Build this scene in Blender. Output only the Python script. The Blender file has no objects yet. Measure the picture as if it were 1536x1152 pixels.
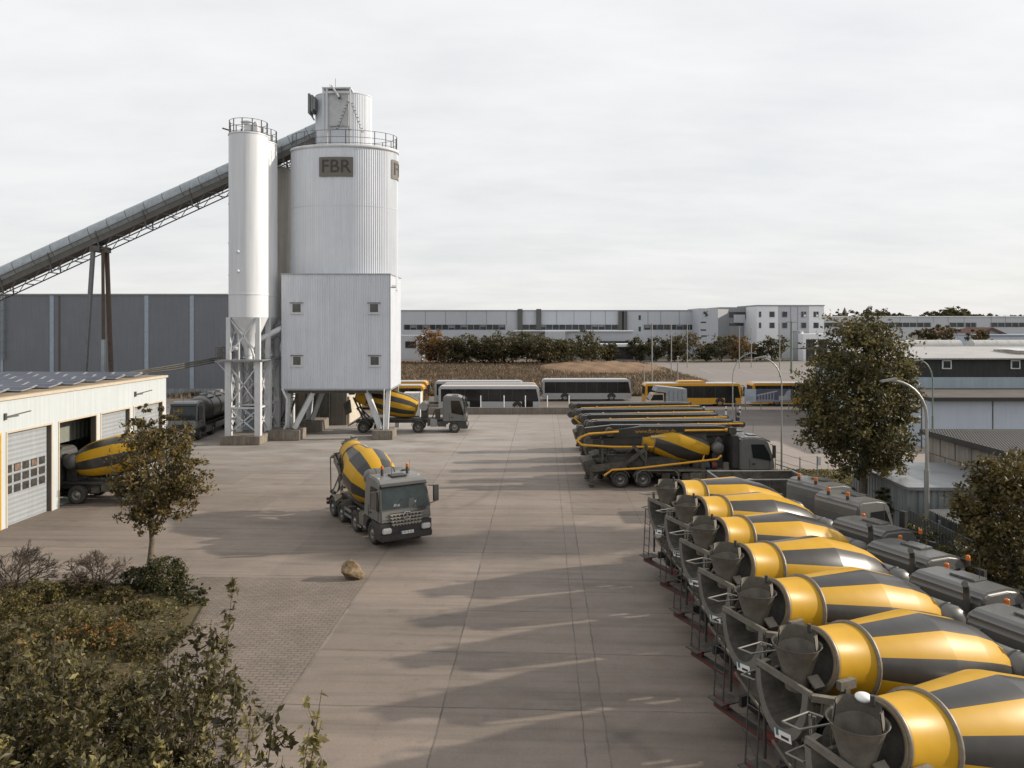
import bpy, bmesh, math, random
from mathutils import Vector, Matrix, Euler
R = math.radians
C = bpy.context.scene.collection
F, HY, H = 1130.0, 485.0, 10.0          # photograph: focal length (px), horizon row, eye height (m)
def gx(px, d): return (px-768)/F*d
def gz(py, d): return H-(py-HY)/F*d
def gp(px, py, z=0): 
    d = (H-z)*F/(py-HY); return Vector((gx(px, d), d, z))
YA = R(2.38)                              # the yard's long axis leans this much to the right
def ya(u, v, z=0): return Vector((u*math.cos(YA)+v*math.sin(YA), -u*math.sin(YA)+v*math.cos(YA), z))

# ------------------------------------------------------------------ objects
def thing(name, label, cat, loc=(0, 0, 0), rz=0, group=None):
    o = bpy.data.objects.new(name, None); C.objects.link(o)
    o.empty_display_size = .3
    o.location = loc; o.rotation_euler = (0, 0, rz)
    return tag(o, label, cat, group)
def tag(o, label=None, cat=None, group=None, kind=None):
    if label: o['label'] = label
    if cat: o['category'] = cat
    if group: o['group'] = group
    if kind: o['kind'] = kind
    return o
def copy_tree(o, parent=None):
    c = o.copy(); C.objects.link(c); c.parent = parent
    for ch in list(o.children): copy_tree(ch, c)
    return c

class M:
    """collects faces, builds ONE mesh object"""
    def __init__(s): s.v = []; s.f = []; s.m = []; s.s = []
    def poly(s, pts, m=0, smooth=False):
        b = len(s.v); s.v += [tuple(p) for p in pts]
        s.f.append(tuple(range(b, b+len(pts)))); s.m.append(m); s.s.append(smooth); return s
    def faces(s, vs, fs, m=0, smooth=False):
        b = len(s.v); s.v += [tuple(p) for p in vs]
        for f in fs: s.f.append(tuple(b+i for i in f)); s.m.append(m); s.s.append(smooth)
        return s
    def box(s, x0, x1, y0, y1, z0, z1, m=0):
        vs = [(x, y, z) for z in (z0, z1) for y in (y0, y1) for x in (x0, x1)]
        return s.faces(vs, [(0, 2, 3, 1), (4, 5, 7, 6), (0, 1, 5, 4), (2, 6, 7, 3), (0, 4, 6, 2), (1, 3, 7, 5)], m)
    def obox(s, c, size, rot=(0, 0, 0), m=0):
        mt = Matrix.Translation(Vector(c)) @ Euler(rot).to_matrix().to_4x4()
        a, b, d = [q/2 for q in size]
        vs = [mt @ Vector((x, y, z)) for z in (-d, d) for y in (-b, b) for x in (-a, a)]
        return s.faces(vs, [(0, 2, 3, 1), (4, 5, 7, 6), (0, 1, 5, 4), (2, 6, 7, 3), (0, 4, 6, 2), (1, 3, 7, 5)], m)
    def beam(s, p0, p1, w=.1, h=None, m=0, up=(0, 0, 1)):
        p0, p1 = Vector(p0), Vector(p1); h = h or w
        d = (p1-p0).normalized(); u = Vector(up)
        if abs(d.dot(u)) > .98: u = Vector((0, 1, 0))
        a = d.cross(u).normalized(); b = a.cross(d)
        vs = [p+a*x*w/2+b*y*h/2 for p in (p0, p1) for y in (-1, 1) for x in (-1, 1)]
        return s.faces(vs, [(0, 2, 3, 1), (4, 5, 7, 6), (0, 1, 5, 4), (2, 6, 7, 3), (0, 4, 6, 2), (1, 3, 7, 5)], m)
    def cyl(s, p0, p1, r0, r1=None, n=12, m=0, caps=True, smooth=True):
        p0, p1 = Vector(p0), Vector(p1); r1 = r0 if r1 is None else r1
        d = (p1-p0).normalized(); u = Vector((0, 0, 1)) if abs(d.z) < .95 else Vector((1, 0, 0))
        a = d.cross(u).normalized(); b = a.cross(d)
        vs = [p+(a*math.cos(2*math.pi*i/n)+b*math.sin(2*math.pi*i/n))*r for p, r in ((p0, r0), (p1, r1)) for i in range(n)]
        s.faces(vs, [(i, (i+1) % n, n+(i+1) % n, n+i) for i in range(n)], m, smooth)
        if caps:
            if r0 > 1e-4: s.poly(vs[:n][::-1], m)
            if r1 > 1e-4: s.poly(vs[n:], m)
        return s
    def tube(s, path, r, n=8, m=0):
        path = [Vector(p) for p in path]
        for a, b in zip(path, path[1:]): s.cyl(a, b, r, n=n, m=m)
        for p in path[1:-1]: s.ball(p, r*1.02, 8, 5, m)
        return s
    def ball(s, c, r, n=12, k=8, m=0, sz=1.0, sx=1.0, sy=1.0):
        c = Vector(c); vs = []
        for j in range(k+1):
            t = math.pi*j/k
            for i in range(n):
                a = 2*math.pi*i/n
                vs.append(c+Vector((math.sin(t)*math.cos(a)*r*sx, math.sin(t)*math.sin(a)*r*sy, math.cos(t)*r*sz)))
        return s.faces(vs, [(j*n+i, (j+1)*n+i, (j+1)*n+(i+1) % n, j*n+(i+1) % n) for j in range(k) for i in range(n)], m, True)
    def lathe(s, prof, n=32, mf=None, axis='z', a0=0, a1=2*math.pi, o=(0, 0, 0), smooth=True):
        full = abs(a1-a0-2*math.pi) < 1e-6; cnt = n if full else n+1; o = Vector(o); vs = []
        for (t, r) in prof:
            for i in range(cnt):
                a = a0+(a1-a0)*i/n; c, q = r*math.cos(a), r*math.sin(a)
                vs.append(o+Vector({'z': (c, q, t), 'x': (t, c, q), 'y': (q, t, c)}[axis]))
        b = len(s.v); s.v += [tuple(p) for p in vs]
        for j in range(len(prof)-1):
            for i in range(n):
                k = (i+1) % cnt
                s.f.append((b+j*cnt+i, b+j*cnt+k, b+(j+1)*cnt+k, b+(j+1)*cnt+i))
                s.m.append(mf(j, i) if mf else 0); s.s.append(smooth)
        return s
    def prism(s, pts, y0, y1, m=0, axis='y', mf=None):
        """2-D outline (x,z) pushed along y (or (y,z) along x, or (x,y) along z)"""
        n = len(pts); g = {'y': lambda p, t: (p[0], t, p[1]), 'x': lambda p, t: (t, p[0], p[1]), 'z': lambda p, t: (p[0], p[1], t)}[axis]
        b = len(s.v); s.v += [g(p, y0) for p in pts]+[g(p, y1) for p in pts]
        s.f.append(tuple(b+i for i in range(n))); s.m.append(m); s.s.append(False)
        s.f.append(tuple(b+n+i for i in range(n))[::-1]); s.m.append(m); s.s.append(False)
        for i in range(n):
            s.f.append((b+i, b+(i+1) % n, b+n+(i+1) % n, b+n+i)); s.m.append(mf(i) if mf else m); s.s.append(False)
        return s
    def corrugated(s, p0, p1, z0, z1, pitch=.25, depth=.04, m=0, duty=.5):
        """trapezoid sheet wall from p0 to p1 (xy), outward normal to the right of p0->p1"""
        p0, p1 = Vector(p0[:2]), Vector(p1[:2]); L = (p1-p0).length; d = (p1-p0)/L; nn = Vector((d.y, -d.x))
        k = max(1, round(L/pitch)); st = L/k; pr = []
        for i in range(k):
            for t, h in ((0, 0), (.5*duty, 0), (.5*duty+.12, 1), (.88, 1)): pr.append((i*st+t*st, h*depth))
        pr.append((L, 0)); b = len(s.v)
        for z in (z0, z1):
            for t, h in pr:
                q = p0+d*t+nn*h; s.v.append((q.x, q.y, z))
        n = len(pr)
        for i in range(n-1): s.f.append((b+i, b+i+1, b+n+i+1, b+n+i)); s.m.append(m); s.s.append(False)
        return s
    def text(s, txt, size, origin, xdir, ydir, m=0, ext=.01, bend=None, bold=0):
        cu = bpy.data.curves.new('t', 'FONT'); cu.body = txt; cu.size = size; cu.extrude = ext; cu.offset = bold
        cu.align_x = 'CENTER'; cu.align_y = 'CENTER'; cu.resolution_u = 4
        ob = bpy.data.objects.new('t', cu); C.objects.link(ob); bpy.context.view_layer.update()
        me = bpy.data.meshes.new_from_object(ob.evaluated_get(bpy.context.evaluated_depsgraph_get()))
        o, x, y = Vector(origin), Vector(xdir).normalized(), Vector(ydir).normalized(); z = x.cross(y)
        vs = [bend(v.co) if bend else o+x*v.co.x+y*v.co.y+z*v.co.z for v in me.vertices]
        s.faces(vs, [tuple(p.vertices) for p in me.polygons], m)
        bpy.data.objects.remove(ob); bpy.data.curves.remove(cu); bpy.data.meshes.remove(me); return s
    def build(s, name, mats, parent=None, bevel=0, seg=2, loc=None, rot=None, norm=True, ang=25):
        me = bpy.data.meshes.new(name); me.from_pydata(s.v, [], s.f)
        mats = mats if isinstance(mats, (list, tuple)) else [mats]
        for q in mats: me.materials.append(q)
        me.polygons.foreach_set('material_index', s.m); me.polygons.foreach_set('use_smooth', s.s)
        if bevel or norm:
            bm = bmesh.new(); bm.from_mesh(me)
            if bevel:
                bmesh.ops.remove_doubles(bm, verts=bm.verts, dist=1e-4)
            bmesh.ops.recalc_face_normals(bm, faces=bm.faces)
            if bevel:
                es = [e for e in bm.edges if len(e.link_faces) == 2 and e.calc_face_angle(0) > R(ang)]
                bmesh.ops.bevel(bm, geom=es, offset=bevel, segments=seg, affect='EDGES', clamp_overlap=True)
            bm.to_mesh(me); bm.free()
        me.update()
        o = bpy.data.objects.new(name, me); C.objects.link(o)
        if parent: o.parent = parent
        if loc is not None: o.location = loc
        if rot is not None: o.rotation_euler = rot
        return o

# ------------------------------------------------------------------ materials
def mat(name, col, rough=.6, metal=0, var=.12, scale=2.5, bump=0, bscale=30, coat=0, streak=0, wave=None, spec=None, dust=None):
    m = bpy.data.materials.new(name); m.use_nodes = True; nt = m.node_tree; N = nt.nodes; L = nt.links
    b = N['Principled BSDF']; b.inputs['Roughness'].default_value = rough; b.inputs['Metallic'].default_value = metal
    if coat: b.inputs['Coat Weight'].default_value = coat; b.inputs['Coat Roughness'].default_value = .08
    if spec is not None: b.inputs['Specular IOR Level'].default_value = spec
    tc = N.new('ShaderNodeTexCoord')
    no = N.new('ShaderNodeTexNoise'); no.inputs['Scale'].default_value = scale; no.inputs['Detail'].default_value = 6; no.inputs['Roughness'].default_value = .65
    L.new(tc.outputs['Object'], no.inputs['Vector'])
    mr = N.new('ShaderNodeMapRange'); mr.inputs['From Min'].default_value = .3; mr.inputs['From Max'].default_value = .7
    mr.inputs['To Min'].default_value = 1-var; mr.inputs['To Max'].default_value = 1+var
    L.new(no.outputs['Fac'], mr.inputs['Value']); val = mr.outputs['Result']
    if streak:
        mp = N.new('ShaderNodeMapping'); mp.inputs['Scale'].default_value = (3, 3, .12); L.new(tc.outputs['Object'], mp.inputs['Vector'])
        n2 = N.new('ShaderNodeTexNoise'); n2.inputs['Scale'].default_value = 1.6; n2.inputs['Detail'].default_value = 5; L.new(mp.outputs['Vector'], n2.inputs['Vector'])
        r2 = N.new('ShaderNodeMapRange'); r2.inputs['From Min'].default_value = .35; r2.inputs['From Max'].default_value = .7
        r2.inputs['To Min'].default_value = 1; r2.inputs['To Max'].default_value = 1-streak; L.new(n2.outputs['Fac'], r2.inputs['Value'])
        mu = N.new('ShaderNodeMath'); mu.operation = 'MULTIPLY'; L.new(val, mu.inputs[0]); L.new(r2.outputs['Result'], mu.inputs[1]); val = mu.outputs[0]
    vm = N.new('ShaderNodeVectorMath'); vm.operation = 'SCALE'; vm.inputs[0].default_value = col; L.new(val, vm.inputs['Scale'])
    out = vm.outputs['Vector']
    if dust:
        n3 = N.new('ShaderNodeTexNoise'); n3.inputs['Scale'].default_value = dust[1]; n3.inputs['Detail'].default_value = 8; n3.inputs['Roughness'].default_value = .7
        L.new(tc.outputs['Object'], n3.inputs['Vector'])
        r3 = N.new('ShaderNodeMapRange'); r3.inputs['From Min'].default_value = .45; r3.inputs['From Max'].default_value = .75; r3.inputs['To Max'].default_value = dust[2]
        L.new(n3.outputs['Fac'], r3.inputs['Value'])
        mx = N.new('ShaderNodeMix'); mx.data_type = 'RGBA'; L.new(r3.outputs['Result'], mx.inputs[0]); L.new(out, mx.inputs[6]); mx.inputs[7].default_value = (*dust[0], 1); out = mx.outputs[2]
    L.new(out, b.inputs['Base Color'])
    nrm = None
    if bump:
        nb = N.new('ShaderNodeTexNoise'); nb.inputs['Scale'].default_value = bscale; nb.inputs['Detail'].default_value = 5; L.new(tc.outputs['Object'], nb.inputs['Vector'])
        bp = N.new('ShaderNodeBump'); bp.inputs['Strength'].default_value = bump; bp.inputs['Distance'].default_value = .05; L.new(nb.outputs['Fac'], bp.inputs['Height']); nrm = bp
    if wave:
        ax, sc, stg = wave
        wv = N.new('ShaderNodeTexWave'); wv.bands_direction = ax; wv.inputs['Scale'].default_value = sc; L.new(tc.outputs['Object'], wv.inputs['Vector'])
        bp = N.new('ShaderNodeBump'); bp.inputs['Strength'].default_value = stg; bp.inputs['Distance'].default_value = .05; L.new(wv.outputs['Fac'], bp.inputs['Height'])
        if nrm: L.new(nrm.outputs['Normal'], bp.inputs['Normal'])
        nrm = bp
    if nrm: L.new(nrm.outputs['Normal'], b.inputs['Normal'])
    return m
def leaf(name, col, tr=.35):
    m = bpy.data.materials.new(name); m.use_nodes = True; nt = m.node_tree; N = nt.nodes; L = nt.links
    b = N['Principled BSDF']; b.inputs['Roughness'].default_value = .55
    tc = N.new('ShaderNodeTexCoord'); no = N.new('ShaderNodeTexNoise'); no.inputs['Scale'].default_value = 1.1; no.inputs['Detail'].default_value = 3
    L.new(tc.outputs['Object'], no.inputs['Vector'])
    mr = N.new('ShaderNodeMapRange'); mr.inputs['From Min'].default_value = .3; mr.inputs['From Max'].default_value = .7; mr.inputs['To Min'].default_value = .6; mr.inputs['To Max'].default_value = 1.4
    L.new(no.outputs['Fac'], mr.inputs['Value'])
    vm = N.new('ShaderNodeVectorMath'); vm.operation = 'SCALE'; vm.inputs[0].default_value = col; L.new(mr.outputs['Result'], vm.inputs['Scale'])
    L.new(vm.outputs['Vector'], b.inputs['Base Color'])
    t = N.new('ShaderNodeBsdfTranslucent'); L.new(vm.outputs['Vector'], t.inputs['Color'])
    mx = N.new('ShaderNodeMixShader'); mx.inputs[0].default_value = tr; L.new(b.outputs[0], mx.inputs[1]); L.new(t.outputs[0], mx.inputs[2]); L.new(mx.outputs[0], N['Material Output'].inputs['Surface'])
    return m

white_metal = mat('white cladding', (.55, .58, .63), .45, var=.05, scale=.6, streak=.10)
white_paint = mat('white painted steel', (.55, .565, .58), .5, var=.06, scale=1.2, streak=.12, dust=((.30, .25, .20), 1.3, .25))
silo_white = mat('white silo paint', (.60, .62, .645), .42, var=.04, scale=.5, streak=.12, dust=((.45, .43, .40), .5, .25))
silo_shaded = mat('shaded silo paint', (.50, .46, .41), .6, var=.08, scale=.8, streak=.2)  # silo white turned brown: the tower's shade is put into the colour
galv = mat('galvanised steel', (.26, .265, .265), .45, .55, var=.15, scale=4)
dark_steel = mat('dark steel', (.085, .08, .07), .5, .3, var=.25, scale=3)
rust = mat('rusty steel', (.085, .058, .042), .8, var=.3, scale=3)
concrete_block = mat('weathered concrete', (.22, .19, .155), .9, var=.22, scale=2, bump=.3, bscale=25, streak=.45)
hall_white = mat('hall panels', (.44, .475, .485), .5, var=.04, scale=.4, streak=.10)
cream = mat('cream trim', (.44, .37, .28), .6, var=.08)
ochre = mat('ochre door frame', (.55, .33, .07), .5, var=.1)
door_grey = mat('rolling door slats', (.27, .29, .305), .45, var=.06, streak=.12, wave=('Z', 1.3, .35))
glass_dark = mat('dark glass', (.015, .017, .018), .08, var=.3, scale=.8, spec=.35)
glass_cab = mat('cab glass', (.018, .026, .026), .08, var=.5, scale=1.5, spec=.4)
ware = mat('grey warehouse cladding', (.155, .166, .186), .5, var=.07, scale=.35, streak=.12, wave=('Z', 1.1, .10))
ware_strip = mat('pale blue strip', (.30, .35, .42), .5)
plinth = mat('pale plinth', (.26, .27, .28), .8, streak=.3)
tube_metal = mat('conveyor cover', (.30, .33, .35), .38, .6, var=.18, scale=1.2, streak=.2)
belt_dark = mat('conveyor underside', (.10, .095, .085), .7, var=.2)
yellow = mat('yellow drum paint', (.47, .262, .014), .42, var=.08, scale=2.2, coat=.0, spec=.2, dust=((.33, .22, .06), 1.1, .25))
black_band = mat('dark drum paint', (.030, .028, .026), .33, var=.15, scale=2, coat=.08, spec=.4, dust=((.065, .058, .05), 1.4, .4))
drum_ring = mat('worn steel ring', (.17, .14, .105), .5, .35, var=.3, scale=6)
cab_grey = mat('stone grey cab paint', (.088, .087, .082), .4, var=.08, scale=2, coat=.2, dust=((.10, .092, .08), 1.5, .45))
cab_grey2 = mat('grey cab paint', (.138, .137, .130), .38, var=.08, scale=2, coat=.2, dust=((.12, .11, .095), 1.5, .4))
black_plastic = mat('black plastic', (.040, .038, .035), .5, var=.2)
tyre = mat('tyre rubber', (.038, .036, .032), .85, var=.25, scale=6, dust=((.10, .09, .075), 3, .5))
rim_steel = mat('wheel rim', (.22, .21, .195), .4, .5, var=.2, scale=6)
chrome = mat('chrome', (.6, .6, .6), .15, 1, var=.05)
chassis_mat = mat('chassis black', (.045, .042, .036), .6, var=.3, scale=3, dust=((.14, .125, .105), 1.6, .6))
grimy = mat('cement stained steel', (.145, .130, .106), .75, .1, var=.3, scale=4, dust=((.19, .175, .15), 2.5, .6), bump=.15)
grimy_dark = mat('dark grimy steel', (.062, .055, .045), .7, .1, var=.3, scale=4, dust=((.15, .14, .125), 2, .6))
tank_grey = mat('water tank paint', (.10, .099, .095), .42, var=.1, scale=2, coat=.2, dust=((.15, .14, .12), 1.4, .4))
amber = mat('amber lens', (.50, .135, .02), .2, var=.1)
red = mat('dull red', (.12, .028, .022), .55, var=.2)
white = mat('white paint', (.72, .72, .70), .5, var=.06)
lampglass = mat('headlight', (.62, .62, .62), .12, .3, var=.3, scale=20)
pump_black = mat('pump boom paint', (.034, .032, .028), .32, var=.3, scale=1.5, coat=.15, dust=((.075, .068, .058), 1.2, .5))
pipe_yellow = mat('yellow pipe', (.60, .30, .02), .4, var=.12, scale=5)
bus_yellow = mat('bus yellow', (.60, .30, .02), .35, var=.06, coat=.2)
bus_white = mat('bus white', (.40, .41, .42), .35, var=.05, coat=.2)
bus_grey = mat('bus grey', (.33, .34, .35), .4, var=.08)
bus_dark = mat('bus window band', (.018, .018, .018), .12, var=.4, scale=.7)
silver = mat('tanker steel', (.15, .143, .133), .38, .7, var=.12, scale=1.2, streak=.2)
sign_grey = mat('sign board', (.135, .122, .105), .7, var=.05)
sign_dark = mat('sign letters', (.045, .04, .034), .7)
solar = mat('solar glass', (.034, .042, .068), .42, var=.25, scale=.7, spec=.2)
solar_frame = mat('solar frame', (.33, .34, .36), .4, .4)
bark = mat('bark', (.10, .08, .055), .95, var=.3, scale=8, bump=.5, bscale=18)
twig = mat('twig bark', (.085, .062, .045), .9, var=.3, scale=8)
stone = mat('boulder stone', (.15, .10, .05), .85, var=.5, scale=3, bump=.9, bscale=6, dust=((.36, .28, .19), 3, .6))
gravel = mat('gravel', (.40, .36, .31), .95, var=.4, scale=9, bump=.8, bscale=14)
roof_dark = mat('dark roof sheet', (.050, .048, .046), .6, var=.14, scale=.6, streak=.2, wave=('X', 2.2, .5))
roof_grey = mat('pale metal roof', (.27, .285, .30), .35, .2, var=.1, scale=.3, dust=((.085, .078, .068), .35, .85))
roof_tile = mat('pale corrugated roof', (.36, .35, .34), .7, var=.12, scale=.5, wave=('X', .85, .8))
dark_wall = mat('black boarded wall', (.026, .027, .026), .75, var=.2, scale=1, streak=.3, wave=('X', .6, .5))
blue_white = mat('bluish white panel', (.42, .47, .54), .5, var=.04, scale=.4, streak=.08)
blue_grey = mat('blue grey fascia', (.30, .36, .40), .6, var=.06, scale=.4, streak=.12)
brown_roof = mat('brown roof felt', (.075, .065, .055), .85, var=.25, scale=.6)
block_stone = mat('concrete block', (.33, .295, .255), .9, var=.18, scale=1.1, bump=.25, bscale=16, streak=.35)
shed_grey = mat('shed corrugated sheet', (.27, .29, .29), .5, .2, var=.1, scale=1, streak=.3)
fence_grey = mat('fence slats', (.085, .087, .08), .6, var=.15, scale=3)
lamp_post = mat('galvanised lamp post', (.30, .30, .28), .45, .5, var=.12)
post_green = mat('green post', (.11, .16, .12), .5, var=.12)
fac_white = mat('factory wall', (.47, .49, .525), .55, var=.05, scale=.08, streak=.08)
fac_grey = mat('factory grey wall', (.26, .27, .285), .6, var=.05, scale=.08, streak=.1)
off_white = mat('office white', (.72, .73, .75), .55, var=.04, scale=.1)
fac_window = mat('factory windows', (.035, .038, .04), .15, var=.7, scale=.4)
fac_roof = mat('flat roof', (.5, .5, .5), .8)
tile_red = mat('red roof tiles', (.11, .05, .036), .8, var=.2)
spire_mat = mat('slate spire', (.07, .07, .08), .7)
L_DARK = [leaf('leaf dark', (.042, .041, .014)), leaf('leaf olive', (.068, .062, .020)), leaf('leaf brown green', (.10, .082, .026)), leaf('leaf light', (.17, .14, .046))]
L_AUT = [leaf('leaf deep olive', (.055, .045, .014)), leaf('leaf bronze', (.085, .065, .020)), leaf('leaf tan', (.125, .092, .028)), leaf('leaf gold', (.19, .13, .04))]
L_SHRUB = [leaf('shrub dark', (.034, .028, .009)), leaf('shrub mid', (.056, .046, .013)), leaf('shrub olive', (.082, .068, .020)), leaf('shrub grey green', (.12, .105, .040)), leaf('shrub pale', (.27, .225, .085))]
L_ORANGE = [leaf('leaf orange', (.20, .095, .020)), leaf('leaf rust', (.10, .062, .022)), leaf('leaf amber', (.27, .135, .030))]
L_BUSH = [leaf('bush dark', (.034, .037, .014)), leaf('bush green', (.054, .056, .019)), leaf('bush olive', (.09, .08, .025))]
L_COVER = [leaf('cover brown', (.085, .056, .020)), leaf('cover olive', (.10, .080, .022)), leaf('cover green', (.07, .068, .019)), leaf('cover yellow', (.17, .13, .036)), leaf('cover orange', (.34, .14, .025))]
L_DRY = [leaf('dry straw', (.17, .122, .072)), leaf('dry brown', (.11, .076, .045)), leaf('dry dark', (.075, .053, .034)), leaf('dry pale', (.23, .175, .11))]
mat_pane = mat('door pane', (.05, .048, .045), .15, var=.5, scale=3)
mat_pane2 = mat('door pane warm', (.16, .11, .08), .3, var=.5, scale=3)
mat_pane3 = mat('grey green pane', (.06, .065, .058), .15, var=.35, scale=1.5)
dark_rail = mat('dark railing', (.13, .12, .11), .6, .3)
# ------------------------------------------------------------------ vehicle pieces (x forward, y left, z up)
_cache = {}
def inst(key, maker, name, parent, loc, rot=(0, 0, 0)):
    if key not in _cache:
        o = maker(); o.name = name; _cache[key] = o.data
    else:
        o = bpy.data.objects.new(name, _cache[key]); C.objects.link(o)
    o.parent = parent; o.location = loc; o.rotation_euler = rot; return o
def mk_tyre():
    m = M(); m.lathe([(-.15, .27), (-.15, .45), (-.12, .49), (-.05, .505), (.05, .505), (.12, .49), (.15, .45), (.15, .27), (.02, .24), (-.15, .27)], 28, axis='y')
    for i in range(28):
        a = 2*math.pi*i/28; m.obox((.503*math.cos(a), 0, .503*math.sin(a)), (.02, .2, .05), (0, -a, 0))
    return m.build('wheel', tyre)
def mk_rim():
    m = M(); m.lathe([(.11, .275), (.12, .26), (.05, .22), (.06, .17), (.10, .13), (.14, .11), (.15, .0)], 20, axis='y')
    return m.build('rim', rim_steel)
def wheel(parent, x, y, s=1.0, out=1, dual=False):
    w = inst('tyre', mk_tyre, 'wheel', parent, (x, y, .505*s), (0, 0, 0 if out > 0 else math.pi)); w.scale = (s, 1.0 if not dual else 1.9, s)
    inst('rim', mk_rim, 'rim', w, (0, .01, 0)); return w
def wheels(parent, xs, half=1.05, rear=(), s=1.0):
    for x in xs:
        for o in (1, -1): wheel(parent, x, o*(half-(.12 if x in rear else 0)), s, o, x in rear)

def add_cab(p, x0, L=2.05, zr=2.95, W=1.2, paint=None, face='plain', hatch=True, beacons='none', wide=True, zb=1.0):
    paint = paint or cab_grey
    hy = lambda z: W*(1-.085*max(0, (z-1.7)/(zr-1.7)))
    rx, wx = L-.36, L-.03                                   # top / foot of the windscreen
    pr = [(0, zb), (0, zr-.22), (.10, zr-.07), (.32, zr), (L-.95, zr-.01), (L-.55, zr-.09), (rx, zr-.25), (wx, 1.72), (L+.03, 1.25), (L, zb)]
    m = M(); m.prism([(x0+a, b) for a, b in pr], -W, W)
    m.v = [(x, y/W*hy(z), z) for x, y, z in m.v]
    cab = m.build('cab', paint, p, bevel=.16, seg=5, ang=20)
    m = M()
    m.obox((x0+.02, 0, zr-.62), (.06, 2*W-.5, .10)); ribs = m.build('roof_ribs', paint, cab, bevel=.02)
    m = M(); m.cyl((x0+L-1.0, -.3, zr-.02), (x0+L-1.0, -.3, zr+.7), .010, n=5); m.build('aerial', black_plastic, cab)
    for o in cab.data.polygons: o.use_smooth = False
    # lower dark body, arch, bumper
    m = M(); xa = x0+L-1.25; ra = .60
    arch = [(xa+ra*math.cos(t), .52+ra*math.sin(t)) for t in [math.pi*i/10 for i in range(11)]]
    out = [(x0+L+.02, .42), (x0+L+.02, zb), (x0+.02, zb), (x0+.02, .55), (xa-ra, .50)]+arch[::-1][1:-1]+[(xa+ra, .50), (xa+ra+.02, .42)]
    for s in (-1, 1): m.prism(out, s*(W-.30), s*(W+.01))
    m.box(x0+L-.35, x0+L+.02, -W+.3, W-.3, .45, zb)
    m.build('lower_body', black_plastic, p)
    m = M(); m.box(x0+L-.02, x0+L+.14, -W-.01, W+.01, .36, .66); m.box(x0+L-.5, x0+L, -W-.02, -W+.2, .36, .6); m.box(x0+L-.5, x0+L, W-.2, W+.02, .36, .6)
    m.build('bumper', black_plastic, p, bevel=.04)
    # windscreen
    d = Vector((wx-rx, 1.72-(zr-.25))); n = Vector((-d.y, d.x)).normalized(); n = n if n.x > 0 else -n
    def ws(t, y, off): q = Vector((rx, zr-.25))+d*t+n*off; return Vector((x0+q.x, y, q.y))
    m = M(); t0, t1 = .06, .99
    for (ta, tb, off) in ((t0, t1, .012),):
        za, zbt = ws(ta, 0, 0).z, ws(tb, 0, 0).z
        m.poly([ws(ta, -hy(za)+.10, off), ws(ta, hy(za)-.10, off), ws(tb, hy(zbt)-.08, off), ws(tb, -hy(zbt)+.08, off)])
    wsn = m.build('windscreen', glass_cab, p)
    if face == 'star':
        m = M(); m.poly([ws(.80, -.55, .016), ws(.80, -.30, .016), ws(.90, -.28, .016), ws(.90, -.58, .016)]); m.poly([ws(.74, .45, .016), ws(.74, .53, .016), ws(.84, .53, .016), ws(.84, .45, .016)]); m.build('dash_paper', mat('paper behind glass', (.16, .18, .18), .3), wsn)
        m = M(); m.poly([ws(.62, .2, .014), ws(.62, .42, .014), ws(.99, .50, .014), ws(.99, .12, .014)]); m.build('seat_shape', mat('seat behind glass', (.03, .032, .03), .3), wsn)
    if face == 'star':
        m = M(); za, zbt = ws(.0, 0, 0).z, ws(1.04, 0, 0).z; m.poly([ws(.0, -hy(za)+.02, .006), ws(.0, hy(za)-.02, .006), ws(1.04, hy(zbt)-.02, .006), ws(1.04, -hy(zbt)+.02, .006)]); m.build('screen_surround', black_plastic, p)
    m = M()
    for y in (-.55, .35): m.beam(ws(.96, y, .03), ws(.62, y+.42, .03), .025, .02)
    m.build('wiper', black_plastic, wsn)
    m = M(); q0, q1 = ws(-.05, 0, .04), ws(.09, 0, .14)
    m.beam((q0.x, 0, q0.z), (q1.x, 0, q1.z), 2*hy(zr)-.02, .05, up=(n.x, 0, n.y)); m.build('visor', black_plastic, p, bevel=.015)
    # side windows and handles
    for s in (-1, 1):
        def sd(x, z): return Vector((x0+x, s*(hy(z)+.014), z))
        m = M(); zt = zr-.42; zm = 1.72
        m.poly([sd(L-1.42, zt), sd(L-.62, zt), sd(L-.30, zm+.28), sd(L-.22, zm-.12), sd(L-.75, zm-.02), sd(L-1.32, zm+.08)]); m.build('side_window', glass_dark, p)
        m = M(); m.obox((x0+L-1.28, s*(W+.015), 1.42), (.22, .04, .07)); m.build('door_handle', black_plastic, p)
        m = M()
        for x in (L-1.52, L-.30): m.beam(sd(x, 1.0)-Vector((0, s*.012, 0)), sd(x, 1.72)-Vector((0, s*.012, 0)), .018, .012)
        m.build('door_seam', black_plastic, p)
        m = M(); mx = x0+L-.10
        m.tube([(mx-.12, s*(hy(2.3)-.02), zr-.42), (mx, s*(W+.30), zr-.45), (mx, s*(W+.30), 1.85), (mx-.12, s*(W-.02), 1.72)], .022, 6, 1)
        m.box(mx-.10, mx+.04, s*(W+.30)-.12, s*(W+.30)+.12, 1.85, zr-.42)
        m.build('mirror', [black_plastic, black_plastic], p, bevel=.03)
        m = M(); m.obox((x0+L+.06, s*(W-.28), .82), (.16, .42, .24)); h = m.build('headlight', lampglass, p, bevel=.04)
        m = M(); m.box(x0+.05, xa-ra+.05, s*(W+.0), s*(W+.06), .55, .62); m.build('step', galv, p)
    # face
    gx0 = x0+L+.035
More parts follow.
